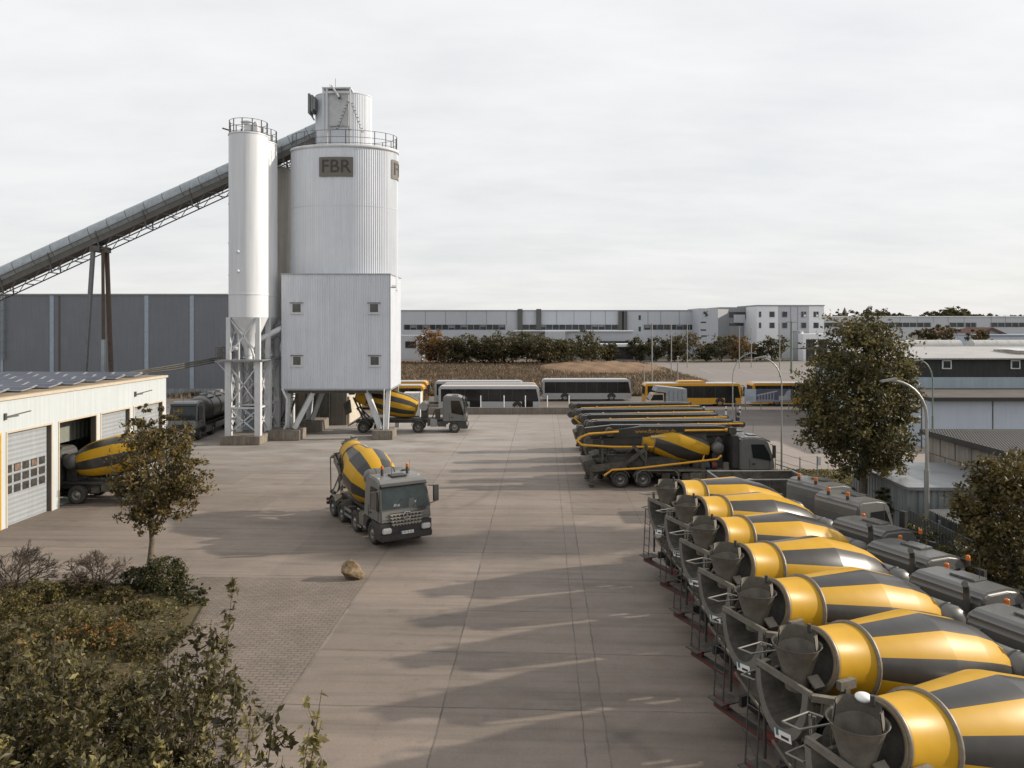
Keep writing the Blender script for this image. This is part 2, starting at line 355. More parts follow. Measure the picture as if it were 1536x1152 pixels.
    if face == 'star':
        m = M(); m.poly([(gx0, -.80, 1.56), (gx0, .80, 1.56), (gx0+.01, .68, 1.0), (gx0+.01, -.68, 1.0)]); g = m.build('grille', black_plastic, p)
        for k in range(4):
            z = 1.50-k*.145; m = M(); hw = .80-.03*k
            m.obox((gx0+.03, 0, z), (.05, 2*hw, .045))
            for j in range(9): m.obox((gx0+.03, -hw+.1+j*(2*hw-.2)/8, z-.045), (.04, .055, .06))
            m.build('slat', mat('grille slat', (.36, .33, .29), .4, .3) if k == 0 else bpy.data.materials['grille slat'], g)
        m = M(); m.lathe([(.02, .175), (.05, .20), (.08, .175), (.05, .155), (.02, .175)], 32, axis='x', o=(gx0+.02, 0, 1.41))
        for a in (90, 210, 330):
            dx = Vector((0, math.cos(R(a)), math.sin(R(a)))); m.beam(Vector((gx0+.07, 0, 1.41)), Vector((gx0+.07, 0, 1.41))+dx*.175, .05, .03, up=(1, 0, 0))
        m.build('emblem', chrome, g)
        m = M(); m.lathe([(.0, .0), (.03, .17)], 24, axis='x', o=(gx0+.015, 0, 1.41)); m.build('emblem_disc', black_plastic, g)
        m = M(); m.text('FBR', .26, (gx0+.006, .78, 1.66), (0, 1, 0), (-.02, 0, 1), ext=.006, bold=.004); m.build('lettering', black_plastic, p)
        m = M(); m.box(x0+L+.14, x0+L+.155, -.30, .30, .62, .75); pl = m.build('number_plate', white, p)
        m = M(); m.text('SB FB 40', .12, (x0+L+.158, .02, .685), (0, 1, 0), (0, 0, 1), ext=.002); m.build('plate_lettering', black_plastic, pl)
        m = M(); m.box(x0+L+.155, x0+L+.158, -.30, -.25, .62, .75); m.build('plate_strip', mat('plate blue', (.03, .08, .3)), pl)
    else:
        m = M(); m.poly([(gx0, -.85, 1.40), (gx0, .85, 1.40), (gx0+.01, .80, 1.02), (gx0+.01, -.80, 1.02)])
        for k in range(3): m.obox((gx0+.02, 0, 1.31-k*.11), (.04, 1.6, .04))
        m.build('grille', black_plastic, p)
    if hatch:
        m = M(); m.obox((x0+L-1.05, 0, zr+.02), (.55, .75, .06), (0, .02, 0)); m.build('roof_hatch', black_plastic if face == 'star' else mat_hatch, p, bevel=.02)
    bl = {'none': [], 'roof': [(L-1.35, -.62, zr), (L-1.35, .62, zr)], 'rear': [(.22, -.42, zr), (.22, .52, zr)], 'front': [(L-.30, -W+.02, zr-.30), (L-.30, W-.02, zr-.30)]}[beacons]
    for bx, by, bz in bl:
        m = M(); hgt = .30 if beacons == 'roof' else .10
        m.cyl((x0+bx, by, bz-.05), (x0+bx, by, bz+hgt), .070, .066, 12); b = m.build('beacon', black_plastic, p)
        m = M(); m.cyl((x0+bx, by, bz+hgt), (x0+bx, by, bz+hgt+.12), .072, .068, 12); m.ball((x0+bx, by, bz+hgt+.115), .068, 12, 6, sz=.6); m.build('lens', amber, b)
    return cab
mat_hatch = mat('hatch', (.10, .10, .098), .25)

def add_chassis(p, x0, x1, z=.85):
    m = M()
    for s in (-1, 1): m.box(x0, x1, s*.42-.05, s*.42+.05, z-.13, z+.13)
    x = x0+.3
    while x < x1: m.box(x, x+.1, -.42, .42, z-.1, z+.08); x += 1.0
    m.box(x0+.6, x1-.8, -.62, .62, z+.13, z+.28)
    m.build('chassis', chassis_mat, p)

DRUM_L = 5.3
def add_drum(p, loc, tilt=13, roll=0, sc=1.0, L=5.2, spiral=0, neck=True, segs=12, rmax=1.15, flip=1):
    """drum along local +x: mouth at 0, closed end at L"""
    k = L/5.2
    pr = [(.02, .50), (.0, .60), (.10, .64), (.16, .62), (.95*k, .755)]+[(1.0*k, .77), (1.9*k, .965), (2.75*k, rmax), (2.8*k, rmax), (3.9*k, rmax-.06), (3.95*k, rmax-.065), (4.55*k, .98), (5.05*k, .80), (5.16*k, .74)]
    n = 72; per = n//segs; m = M()
    def mf(j, i):
        if j < 5: return 0
        return (i//per) % 2
    if spiral:                                              # finer rings so that the slanted bands read smoothly
        fine = pr[:6]
        for a, b in zip(pr[5:], pr[6:]):
            q = max(1, int((b[0]-a[0])/.12)); fine += [(a[0]+(b[0]-a[0])*(i+1)/q, a[1]+(b[1]-a[1])*(i+1)/q) for i in range(q)]
        pr = fine
    m.lathe(pr, n, mf, 'x')
    if spiral:
        for q, (x, y, z) in enumerate(m.v):
            a = spiral*2*math.pi*max(0, x-k)/L; m.v[q] = (x, y*math.cos(a)-z*math.sin(a), y*math.sin(a)+z*math.cos(a))
    m.lathe([(L-.04*k, .74), (L+.05, .55), (L+.1, .0)], n, None, 'x')
    d = m.build('drum', [yellow, black_band], p, loc=loc, rot=(0, R(tilt)*flip, 0), norm=True)
    d.rotation_mode = 'XYZ'; d.rotation_euler = Euler((R(roll), R(tilt), 0))
    d.scale = (sc, sc, sc)
    m = M(); m.lathe([(.93*k, .76), (.94*k, .815), (1.0*k, .815), (1.01*k, .76)], 48, None, 'x'); m.build('flange_ring', drum_ring, d)
    m = M(); m.lathe([(-.01, .60), (-.03, .56), (.02, .50), (.05, .60)], 48, None, 'x'); m.lathe([(.0, .60), (-.01, .645), (.05, .65), (.08, .635)], 48, None, 'x'); m.build('mouth_ring', drum_ring, d)
    m = M(); m.lathe([(.3, .50), (.05, .50)], 36, None, 'x'); m.lathe([(.30, .5), (.31, .0)], 36, None, 'x'); m.build('mouth_interior', grimy_dark, d)
    return d

def add_tank(p, x, z=2.25, r=.42, half=1.02):
    m = M(); pr = [(-half, .0), (-half+.03, r*.5), (-half+.10, r*.82), (-half+.22, r), (half-.22, r), (half-.10, r*.82), (half-.03, r*.5), (half, .0)]
    m.lathe(pr, 28, None, 'y', o=(x, 0, z)); t = m.build('water_tank', tank_grey, p)
    m = M()
    for y in (-.55, .35): m.lathe([(y, r), (y, r+.015), (y+.05, r+.015), (y+.05, r)], 28, None, 'y', o=(x, 0, z))
    m.build('strap', dark_steel, t)
    m = M(); m.box(x-.3, x+.3, -.5, .5, 1.15, z-r+.06); m.build('tank_stand', chassis_mat, p)

chute_grey = mat('chute grey', (.13, .122, .11), .7, var=.2, scale=4, dust=((.22, .205, .18), 2.5, .5))
rail_dark = mat('dark ladder steel', (.07, .067, .06), .6, .2)
rail_grey = mat('worn rail', (.20, .19, .17), .55, .3)
def add_rear(p, num=None, plate=True, ladder=1, collar=True, lampdome=False):
    """charging hopper, collecting chute, swivel chute, ladder and guard rails at the back of a mixer"""
    m = M(); n = 32; h = .20
    m.lathe([(3.62, .46), (3.65, .485), (3.62, .445), (3.05, .27), (2.75, .22)], n, None, 'z', o=(h, 0, 0))
    m.beam((h+.1, -.30, 3.1), (h+.1, -.50, 2.95), .25, .04); m.beam((h-.1, .3, 3.1), (h-.1, .5, 2.95), .25, .04)
    hp = m.build('hopper', grimy, p)
    if collar:
        m = M(); pr = [(3.55, .40), (3.86, .36)]
        m.lathe(pr, 20, None, 'z', R(-75), R(150), o=(h+.05, .03, 0)); m.lathe([(a, r-.02) for a, r in pr], 20, None, 'z', R(-75), R(150), o=(h+.05, .03, 0)); m.build('splash_collar', grimy, hp)
        if lampdome: m = M(); m.ball((h+.36, .2, 3.84), .14, 14, 8, sz=.5); m.build('work_lamp', white, hp)
        m = M(); m.cyl((h+.31, -.02, 3.8), (h+.31, -.02, 3.98), .04, n=8); m.build('lamp_socket', black_plastic, hp)
    # frame carrying the drum mouth (U-shaped saddle)
    m = M(); pts = []; q = 18
    for i in range(q+1):
        a = math.pi+math.pi*i/q; pts.append((.72*math.cos(a), 3.02+.78*math.sin(a)))
    for a, b in zip(pts, pts[1:]): m.beam((.72, a[0], a[1]), (.72, b[0], b[1]), .10, .10, up=(1, 0, 0))
    for s in (-1, 1):
        m.beam((.72, s*.72, 3.0), (.85, s*.62, 1.0), .12, .14); m.beam((.75, s*.60, 2.6), (2.2, s*.55, 1.0), .10, .12)
        m.box(.55, .95, s*.72-.06, s*.72+.06, 2.95, 3.12)
    m.build('drum_saddle', grimy, p)
    # collecting chute: a deep U shield open to the back
    m = M(); out = []; inn = []; q = 20
    for i in range(q+1):
        a = math.pi+math.pi*i/q; out.append((.70*math.cos(a), 2.98+1.16*math.sin(a))); inn.append((.56*math.cos(a), 2.98+.92*math.sin(a)))
    x0, x1 = -.22, -.06
    for i in range(q):
        A, B, Cc, D = out[i], out[i+1], inn[i+1], inn[i]
        m.poly([(x0, *A), (x0, *B), (x0, *Cc), (x0, *D)]); m.poly([(x0, *A), (x0, *B), (x1, *B), (x1, *A)])
        m.poly([(x0, *D), (x0, *Cc), (.40, Cc[0]*.55, 2.6+(Cc[1]-2.6)*.75), (.40, D[0]*.55, 2.6+(D[1]-2.6)*.75)], 1)
    m.poly([(.40, y*.55, 2.6+(z-2.6)*.75) for y, z in inn], 1)
    m.build('collecting_chute', [chute_grey, grimy_dark], p)
    m = M(); m.beam((-.16, .72, 3.05), (-.16, -.74, 3.0), .07, .12); m.beam((-.16, -.72, 2.96), (.25, -.98, 2.92), .12, .12); m.beam((-.16, .7, 2.96), (.25, .85, 2.92), .12, .12); m.build('chute_bar', grimy, p)
    m = M(); m.beam((.05, -.78, 2.78), (1.25, -.98, 2.62), .10, .36); m.beam((1.25, -.98, 2.62), (1.6, -.98, 2.2), .10, .2); ar = m.build('bracket_arm', grimy, p, bevel=.02)
    if num:
        m = M(); d = Vector((1.2, -.2, -.16)).normalized(); m.text(num, .26, (.62, -.928, 2.70), d, (0, -.1, 1), ext=.004); m.build('painted_number', black_plastic, ar)
    if plate:
        m = M(); m.obox((-.235, -.08, 1.93), (.012, .44, .17), (R(-8), 0, 0)); s = m.build('sticker', white, p)
        m = M(); m.obox((-.243, .07, 1.95), (.008, .07, .13), (R(-8), 0, 0), 0); m.obox((-.243, -.14, 1.92), (.008, .20, .05), (R(-8), 0, 0), 1); m.build('sticker_print', [mat_teal, black_band], s)
    # swivel chute (half pipe) folded down and aside, extension piece
    m = M(); a = Vector((-.05, .15, 1.75)); b = Vector((.05, -.95, 1.0)); d = (b-a); u = Vector((1, 0, 0)); w = d.normalized().cross(u)
    for i in range(10):
        t0, t1 = math.pi*i/10, math.pi*(i+1)/10
        f = lambda t: u*math.cos(t)*.24-w*math.sin(t)*.20
        m.poly([a+f(t0), a+f(t1), b+f(t1), b+f(t0)], 0, True)
    m.beam(a+u*.24, b+u*.24, .03, .05); m.beam(a-u*.24, b-u*.24, .03, .05); m.build('swivel_chute', grimy, p)
    m = M(); m.cyl((.25, .1, .95), (.25, .1, 1.8), .10, n=12); m.cyl((.15, -.2, 1.2), (.12, -.75, 1.35), .05, n=8); m.build('chute_column', grimy_dark, p)
    # ladder (truck's left rear) and hand rails
    m = M(); yl = .95*ladder
    for y in (yl-.17, yl+.17): m.cyl((-.12, y, .75), (-.02, y, 2.55), .018, n=6)
    for k in range(7): m.cyl((-.12+.1*k/6.5, yl-.17, .85+k*.28), (-.12+.1*k/6.5, yl+.17, .85+k*.28), .014, n=6)
    m.build('ladder', rail_dark, p)
    for z, dx in ((3.18, .0), (2.62, .08)):
        m = M(); m.tube([(.45, .72, z), (-.25+dx, .78, z+.02), (-.30+dx, 1.12, z), (.35, 1.18, z), (.45, .95, z)], .018, 6); m.cyl((.30, 1.1, z), (.34, 1.0, 1.0), .022, n=6); m.build('guard_rail', rail_grey, p)
    m = M(); m.tube([(.1, -.98, 1.0), (.05, -1.0, 2.9)], .03, 6); m.tube([(.3, 1.0, .8), (.3, 1.0, 3.2)], .035, 6); m.build('post', dark_steel, p)
    m = M(); m.box(-.08, .08, -1.18, 1.18, .42, .56); bp = m.build('rear_bumper', black_plastic, p, bevel=.01)
    m = M(); m.box(-.10, -.082, -1.17, 1.17, .46, .52); m.build('red_strip', red, bp)
    for s in (-1, 1): m = M(); m.box(-.14, -.05, s*.62, s*1.16, .60, .74); m.build('tail_lamp', red, p, bevel=.01)
    m = M(); m.box(-.30, .30, .62, 1.16, .70, .73); m.build('footboard', grimy_dark, p)
mat_teal = mat('teal mark', (.05, .14, .16))

def add_fenders(p, xs, half=1.05, r=.62, mt=None):
    for x in xs:
        for s in (-1, 1):
            m = M()
            for i in range(8):
                a, b = math.pi*(.08+.84*i/8), math.pi*(.08+.84*(i+1)/8)
                m.poly([(x+r*math.cos(a), s*(half-.28), .5+r*math.sin(a)), (x+r*math.cos(b), s*(half-.28), .5+r*math.sin(b)), (x+r*math.cos(b), s*(half+.17), .5+r*math.sin(b)), (x+r*math.cos(a), s*(half+.17), .5+r*math.sin(a))], 0, True)
                m.poly([(x+r*math.cos(a), s*(half+.17), .5+r*math.sin(a)), (x+r*math.cos(b), s*(half+.17), .5+r*math.sin(b)), (x+(r-.06)*math.cos(b), s*(half+.17), .5+(r-.06)*math.sin(b)), (x+(r-.06)*math.cos(a), s*(half+.17), .5+(r-.06)*math.sin(a))])
            m.build('fender', mt or grimy_dark, p, norm=False)

def clutter(p, x0, x1, seed, half=1.1):
    """side boxes, hoses and valve blocks along the frame"""
    rnd = random.Random(seed); m = M()
    for s in (-1, 1):
        x = x0
        while x < x1:
            w = rnd.uniform(.3, .7); h = rnd.uniform(.25, .5); z = rnd.uniform(.45, .7)
            m = M(); m.box(x, min(x1, x+w), s*(half-.02), s*(half-.42), z, z+h); x += w+rnd.uniform(.05, .4); m.build('side_box', grimy_dark, p, bevel=.02)
    m = M()
    for i in range(10):
        y = rnd.uniform(-.6, .6); z = rnd.uniform(1.0, 1.5); xa = rnd.uniform(x0, x1-1)
        m.tube([(xa, y, z), (xa+.5, y+rnd.uniform(-.2, .2), z-.2), (xa+1.2, y+rnd.uniform(-.3, .3), z+rnd.uniform(-.2, .3))], .025, 5)
    m.build('hoses', black_plastic, p)

def make_mixer(label, style, group=None, num=None, roll=0):
    p = thing('mixer_truck', label, 'mixer truck', group=group)
    add_chassis(p, .1, 8.3)
    add_drum(p, (.60, 0, 3.24), 13, roll, L=5.36)
    add_tank(p, 6.12, 2.22, .43, 1.0)
    add_rear(p, num, lampdome=bool(num))
    wheels(p, (1.35, 2.7, 5.75, 7.55), rear=(1.35, 2.7)); add_fenders(p, (1.35, 2.7))
    clutter(p, 3.4, 5.2, 7)
    m = M(); m.box(5.4, 5.75, -.75, .75, 1.0, 1.75); m.cyl((5.3, 0, 1.9), (5.62, 0, 1.85), .35, n=16); m.build('gearbox', grimy_dark, p, bevel=.03)
    if style == 'A': add_cab(p, 7.3, 2.05, 3.22, hatch=True, beacons='rear', paint=cab_grey2)
    else:
        add_cab(p, 6.75, 2.05, 2.95, hatch=True, beacons='front')
        m = M(); m.tube([(6.62, -.75, 1.0), (6.62, -.75, 2.95), (6.55, -.78, 3.12), (6.42, -.84, 3.2)], .085, 10); m.cyl((6.62, -.75, 1.3), (6.62, -.75, 2.3), .12, n=12); m.build('exhaust_stack', dark_steel, p)
    m = M()
    for z in (1.55, 1.75, 1.95): m.box(6.735, 6.76, -1.05, 1.05, z, z+.03)
    m.box(6.6, 6.75, -.2, .9, 1.15, 1.5); m.box(6.55, 6.75, .65, .95, 1.8, 2.6); m.build('rear_wall_ribs', cab_grey, p)
    return p
# ------------------------------------------------------------------ vehicles placed in the yard
HEAD = R(24)
fwd = Vector((math.cos(HEAD), math.sin(HEAD), 0))
G = 'concrete mixer trucks parked side by side'
labels = ['parked mixer truck with number 92 on its bracket and white lamp, nearest the camera',
          'parked mixer truck with number 114 on its bracket, second nearest the camera',
          'third parked mixer truck from the nearest, cab partly at the right photo edge',
          'middle truck of the seven parked mixers, fourth from either end, low cab',
          'fifth parked mixer truck from the nearest, low cab next to the tall beacon cabs',
          'tall-cabbed parked mixer truck with two roof beacons, second from the far end',
          'farthest mixer truck of the parked row, tall beacon cab beside the skip of gravel']
rolls = [0, 2, 3, 31, 1, 29, 2]
protos = {}
for k in range(7):                                     # k = 0 is the nearest truck
    st = 'A' if k >= 5 else 'B'
    if st not in protos:
        t = protos[st] = make_mixer(labels[k], st, G, '92' if k == 0 else None, rolls[k])
        for ch in list(t.children):
            if ch.name.startswith('bracket_arm'): t['arm'] = ch.name
    else:
        t = copy_tree(protos[st]); t['label'] = labels[k]
        for ch in t.children:
            if ch.name.startswith('hopper'):
                for q in list(ch.children):
                    if q.name.startswith('work_lamp'): bpy.data.objects.remove(q)
        for ch in t.children:
            if ch.name.startswith('drum') and not ch.name.startswith('drum_'): ch.rotation_euler[0] = R(rolls[k])
            if ch.name.startswith('bracket_arm'):
                for q in list(ch.children): bpy.data.objects.remove(q)
                if k == 1:
                    m = M(); d = Vector((1.2, -.2, -.16)).normalized(); m.text('114', .26, (.62, -.928, 2.70), d, (0, -.1, 1), ext=.004); m.build('painted_number', black_plastic, ch)
    if 'arm' in t: del t['arm']
    base = Vector((5.36, 12.0, 0))+Vector((.0415, 1, 0))*2.9*k
    if k == 6: base += fwd*-.25
    t.location = base; t.rotation_euler = (0, 0, HEAD)

# the truck driving in the middle of the yard
p = thing('mixer_truck', 'grey mixer truck with star emblem driving alone toward the camera in mid yard', 'mixer truck')
add_chassis(p, .1, 7.4); add_drum(p, (.45, 0, 3.2), 16, 24, 1.0, 4.85, segs=12, rmax=1.28); add_rear(p, None, False, 1)
m = M(); m.lathe([(0, .26), (1.5, .20)], 12, None, 'z', math.pi, 2*math.pi); m.build('extension_chute', chute_grey, p, loc=(-.25, -.2, 2.3), rot=(R(150), R(-25), 0), norm=False)
add_tank(p, 5.35, 2.75, .36, 1.05)
wheels(p, (1.05, 2.45, 4.4, 6.75), rear=(1.05, 2.45)); add_fenders(p, (1.05, 2.45)); clutter(p, 3.0, 3.8, 3)
add_cab(p, 5.75, 2.15, 3.0, 1.22, cab_grey2, 'star', True, 'roof', zb=1.12)
m = M(); m.box(5.35, 5.75, .72, 1.12, 2.55, 3.0); m.cyl((5.55, .92, 1.4), (5.55, .92, 2.6), .14, n=12); m.build('air_intake', black_plastic, p, bevel=.06)
for s in (-1, 1): m = M(); m.box(5.0, 5.72, s*1.2, s*.75, .5, 1.12); m.build('fuel_tank', grimy, p, bevel=.05)
m = M()
for s in (-1, 1):
    m.box(2.95, 3.9, s*1.16, s*1.2, .5, .62); m.box(2.95, 3.9, s*1.16, s*1.2, .78, .9)
    m.box(4.9, 5.4, s*1.2, s*1.22, .4, .5)
m.build('side_guard', galv, p)
m = M()
for y, z in ((-.95, 3.02), (.98, 3.02)): m.cyl((6.5, y, z-.15), (7.0, y, z-.1), .05, n=8); m.ball((7.0, y, z-.08), .07, 8, 6)
m.cyl((7.2, -.05, 2.85), (7.2, -.05, 3.15), .012, n=5); m.cyl((6.4, .8, 2.9), (6.4, .8, 3.6), .008, n=5); m.build('horns_and_aerials', chrome, p)
hd = R(-59); p.rotation_euler = (0, 0, hd); p.location = Vector((-4.72, 33.75, 0))-Vector((math.cos(hd), math.sin(hd), 0))*7.95
CENTRE = p

# mixer entering the workshop: nose inside the open door
p = thing('mixer_truck', 'mixer truck nosing into the open workshop door behind the small tree', 'mixer truck')
add_chassis(p, .1, 8.0); add_drum(p, (.70, 0, 3.15), 12, 9, segs=12); add_rear(p, None, False); add_tank(p, 6.05, 2.25, .42, .95)
wheels(p, (1.3, 2.65, 5.4, 7.2), rear=(1.3, 2.65)); add_fenders(p, (1.3, 2.65)); clutter(p, 3.4, 5.0, 5); add_cab(p, 6.65, 2.05, 2.95, hatch=False)
m = M(); m.tube([(6.55, .8, 1.0), (6.55, .8, 2.95), (6.45, .84, 3.15)], .08, 8); m.build('exhaust_stack', dark_steel, p)
p.rotation_euler = (0, 0, R(179)); p.location = (-18.65, 42.7, 0)

# semi-trailer mixer under the plant
p = thing('mixer_truck', 'articulated mixer truck seen side-on, loading beneath the raised plant box', 'mixer truck')
add_chassis(p, .2, 9.9, .95); add_drum(p, (.2, 0, 3.35), 13, 15, 1.05, 5.4, segs=14, rmax=1.15)
m = M(); m.lathe([(4.0, .5), (3.4, .28)], 20, None, 'z', o=(-.25, 0, 0)); m.prism([(-.5, 2.9), (-.35, 1.7), (-.75, 1.5), (-.95, 2.6)], -.5, .5); m.beam((0, .6, 3.2), (.9, .6, 1.2), .14); m.beam((0, -.6, 3.2), (.9, -.6, 1.2), .14); m.beam((1.3, .6, 1.2), (.3, .6, 2.2), .12); m.beam((1.3, -.6, 1.2), (.3, -.6, 2.2), .12); m.build('discharge_chute', grimy_dark, p)
add_tank(p, 6.5, 2.35, .40, .95)
wheels(p, (1.0, 2.5, 6.0, 9.35), rear=(1.0, 2.5, 6.0), s=1.05); add_fenders(p, (1.0, 2.5, 6.0), r=.66); add_cab(p, 8.25, 2.15, 3.35, 1.2, cab_grey2, hatch=True, beacons='none')
m = M(); m.cyl((6.5, -.9, 2.35), (6.5, -.95, 2.35), .36, n=20); m.build('hose_reel', galv, p)
m = M(); m.box(7.1, 7.75, -1.15, -.6, .55, 1.2); m.build('tool_box', galv, p, bevel=.03)
m = M(); m.box(6.85, 7.05, -1.15, -.6, .6, 1.15); m.box(7.8, 8.25, -1.1, 1.1, .55, 1.0); m.box(7.5, 7.9, -.3, .5, 1.2, 2.1); m.tube([(7.2, .1, 1.2), (7.4, .2, 1.9), (7.9, .1, 1.7)], .05); m.build('air_lines', chassis_mat, p)
m = M(); m.obox((-.15, 0, .75), (.5, 2.2, .08), (0, R(-25), 0)); m.build('rear_bumper', black_plastic, p)
p.location = (-14.6, 69.9, 0); p.rotation_euler = (0, 0, R(.5))

# powder tanker facing the camera beside the silos
p = thing('tanker_truck', 'grey silo tanker truck facing the camera beside the slim silo', 'tanker truck')
add_chassis(p, .2, 11.5); add_cab(p, 9.8, 2.1, 3.3, 1.22, mat('tanker cab paint', (.17, .175, .175), .35, coat=.3), hatch=False)
m = M(); pr = [(0, .0), (.06, .5), (.3, 1.0), (.8, 1.15), (7.6, 1.15), (8.6, 1.0), (8.9, .6), (8.98, 0)]; m.lathe(pr, 36, None, 'x', o=(.2, 0, 2.3))
for x in (1.4, 3.4, 5.4, 7.4): m.lathe([(x, 1.15), (x, 1.2), (x+.1, 1.2), (x+.1, 1.15)], 36, None, 'x', o=(.2, 0, 2.3))
m.build('tank', silver, p)
for x in (3, 5.0, 7.0):
    m = M(); m.cyl((x, 0, 3.35), (x, 0, 3.62), .35, n=16); m.box(x-.7, x+.7, .45, .8, 3.3, 3.36); m.build('manhole', galv, p)
wheels(p, (1.2, 2.5, 3.8, 7.9, 11.0), rear=(1.2, 2.5, 3.8, 7.9)); add_fenders(p, (1.2, 2.5, 3.8))
m = M(); m.box(8.2, 9.6, -1.2, 1.2, .4, .9); m.box(4.4, 7.2, -1.15, -1.05, .5, 1.0); m.box(4.4, 7.2, 1.05, 1.15, .5, 1.0); m.build('side_skirt', cab_grey2, p)
hd = R(-88); p.rotation_euler = (0, 0, hd); p.location = Vector((-28.0, 63.9, 0))-Vector((math.cos(hd), math.sin(hd), 0))*11.95

# ---------------------------------------------------------------- boom pumps
def boom_set(p, z0, x0=0, pipes=1, right=10.4):
    """three folded arm sections lying one on another, tip joint at the back"""
    lay = [(z0, -.30, .20, right, 0), (z0+.02, .18, .15, right-.6, .1), (z0-.62, -.05, .0, right-1.0, -.1), (z0-.42, .45, .5, right-1.6, 0)]
    for i, (z, y, xa, xb, sl) in enumerate(lay):
        m = M(); hh = .26 if i < 2 else .22
        pr = [(x0+xa, z-hh*.7), (x0+xa+.3, z-hh), (x0+xb-1.2, z-hh*.9+sl), (x0+xb, z-hh*.5+sl), (x0+xb, z+hh*.55+sl), (x0+xb-1.0, z+hh*.8+sl), (x0+xa+.4, z+hh), (x0+xa, z+hh*.6)]
        m.prism(pr, y-.17, y+.17); b = m.build('boom_section', pump_black, p, bevel=.03)
        m = M(); m.cyl((x0+xa+.12, y-.24, z), (x0+xa+.12, y+.24, z), .25, n=16); m.build('joint', grimy_dark, b)
        m = M(); m.cyl((x0+xb-.15, y-.22, z+sl), (x0+xb-.15, y+.22, z+sl), .2, n=16); m.build('joint', grimy_dark, b)
        for t in (.25, .5, .75): m = M(); m.box(x0+xa+(xb-xa)*t, x0+xa+(xb-xa)*t+.1, y-.19, y+.19, z-.15, z+.15); m.build('clamp', grimy_dark, b)
        m = M(); m.box(x0+xa+.6, x0+xb-.8, y-.10, y+.10, z+hh*.98+min(sl, 0)+.0, z+hh*.98+.035+min(sl, 0)); m.build('top_edge', galv, b)
    for i in range(pipes):
        z = z0-.05-i*.5; y = -.52
        m = M(); m.tube([(x0+.9, y, z-.02), (x0+right*.5, y, z+.05), (x0+right-.1, y, z+.12)], .062, 8)
        for t in (.2, .45, .7, .9): m.cyl((x0+right*t, y, z+.02+.09*t), (x0+right*t+.12, y, z+.02+.09*t), .085, n=10)
        m.build('concrete_pipe', pipe_yellow, p)
def pump_base(p, n=3):
    add_chassis(p, .6, 11.0)
    wheels(p, (2.6, 4.0, 8.2, 10.0), rear=(2.6, 4.0)); add_fenders(p, (2.6, 4.0)); clutter(p, 5.2, 7.4, n)
    m = M(); m.prism([(.35, 1.5), (1.0, 1.7), (1.4, 1.0), (1.1, .6), (.6, .7)], -.85, .85); m.build('receiving_hopper', grimy_dark, p, bevel=.04)
    for s in (-1, 1):
        m = M(); m.obox((1.9, s*1.05, 1.25), (2.2, .22, .42), (0, R(-6), 0)); m.box(.75, 1.0, s*1.0-.1, s*1.0+.1, .3, 1.4); m.cyl((.87, s*1.0, .1), (.87, s*1.0, .3), .2, n=12); m.build('outrigger', grimy_dark, p, bevel=.03)
        m = M(); m.box(7.55, 7.85, s*1.08-.1, s*1.08+.1, .4, 1.5); m.cyl((7.7, s*1.08, .2), (7.7, s*1.08, .4), .18, n=12); m.build('outrigger', grimy_dark, p, bevel=.03)
    m = M(); m.cyl((7.7, 0, 1.0), (7.7, 0, 2.9), .42, .36, n=18); m.box(7.2, 8.2, -.6, .6, 1.0, 1.5); m.obox((7.6, 0, 2.9), (.9, 1.1, .5)); m.build('turret', grimy_dark, p)
    m = M(); m.box(1.1, 7.0, -.9, .9, 1.02, 1.12); m.box(2.0, 6.5, -.55, -.1, 1.12, 1.75); m.box(2.0, 6.5, .1, .55, 1.12, 1.75); m.cyl((1.2, -.3, 1.4), (6.3, -.3, 1.45), .16, n=12); m.cyl((1.2, .3, 1.4), (6.3, .3, 1.45), .16, n=12); m.build('pump_unit', chassis_mat, p, bevel=.03)
    for x in (1.6, 6.9):
        m = M(); m.beam((x, -.5, 1.1), (x, -.5, 2.9), .12); m.beam((x, .5, 1.1), (x, .5, 2.9), .12); m.box(x-.06, x+.06, -.56, .56, 2.78, 2.9); m.build('boom_rest', grimy_dark, p)
GP = 'boom pump trucks parked side by side'
def make_pump(label, hd, loc):
    p = thing('boom_pump_truck', label, 'pump truck', group=GP); pump_base(p)
    boom_set(p, 3.42, 0, 1, 10.4)
    m = M(); m.tube([(.75, -.45, 3.25), (.12, -.5, 3.2), (.05, -.5, 3.05), (1.1, -.5, 2.15)], .065, 8); m.build('tip_hose_pipe', pipe_yellow, p)
    add_cab(p, 9.0, 2.1, 2.95, 1.2, cab_grey2, hatch=True, beacons='none')
    p.location = loc; p.rotation_euler = (0, 0, hd); return p
pl = [(49.0, 4.7, 'pump truck with folded black boom directly behind the pump with a drum'),
      (52.3, 4.6, 'third pump truck back in the boom row, counted from the pump with a drum'),
      (55.5, 4.5, 'fourth pump truck of the boom row, a yellow pipe bent down at its tip'),
      (59.6, 4.5, 'farthest folded boom pump truck, next to the low wall and buses')]
pp = None
for d, x, lb in pl:
    if pp is None: pp = make_pump(lb, R(2.5), (x, d, 0))
    else:
        q = copy_tree(pp); q.location = (x, d, 0); q['label'] = lb
        if d != 55.5:
            for ch in list(q.children):
                if ch.name.startswith('tip_hose'): bpy.data.objects.remove(ch)
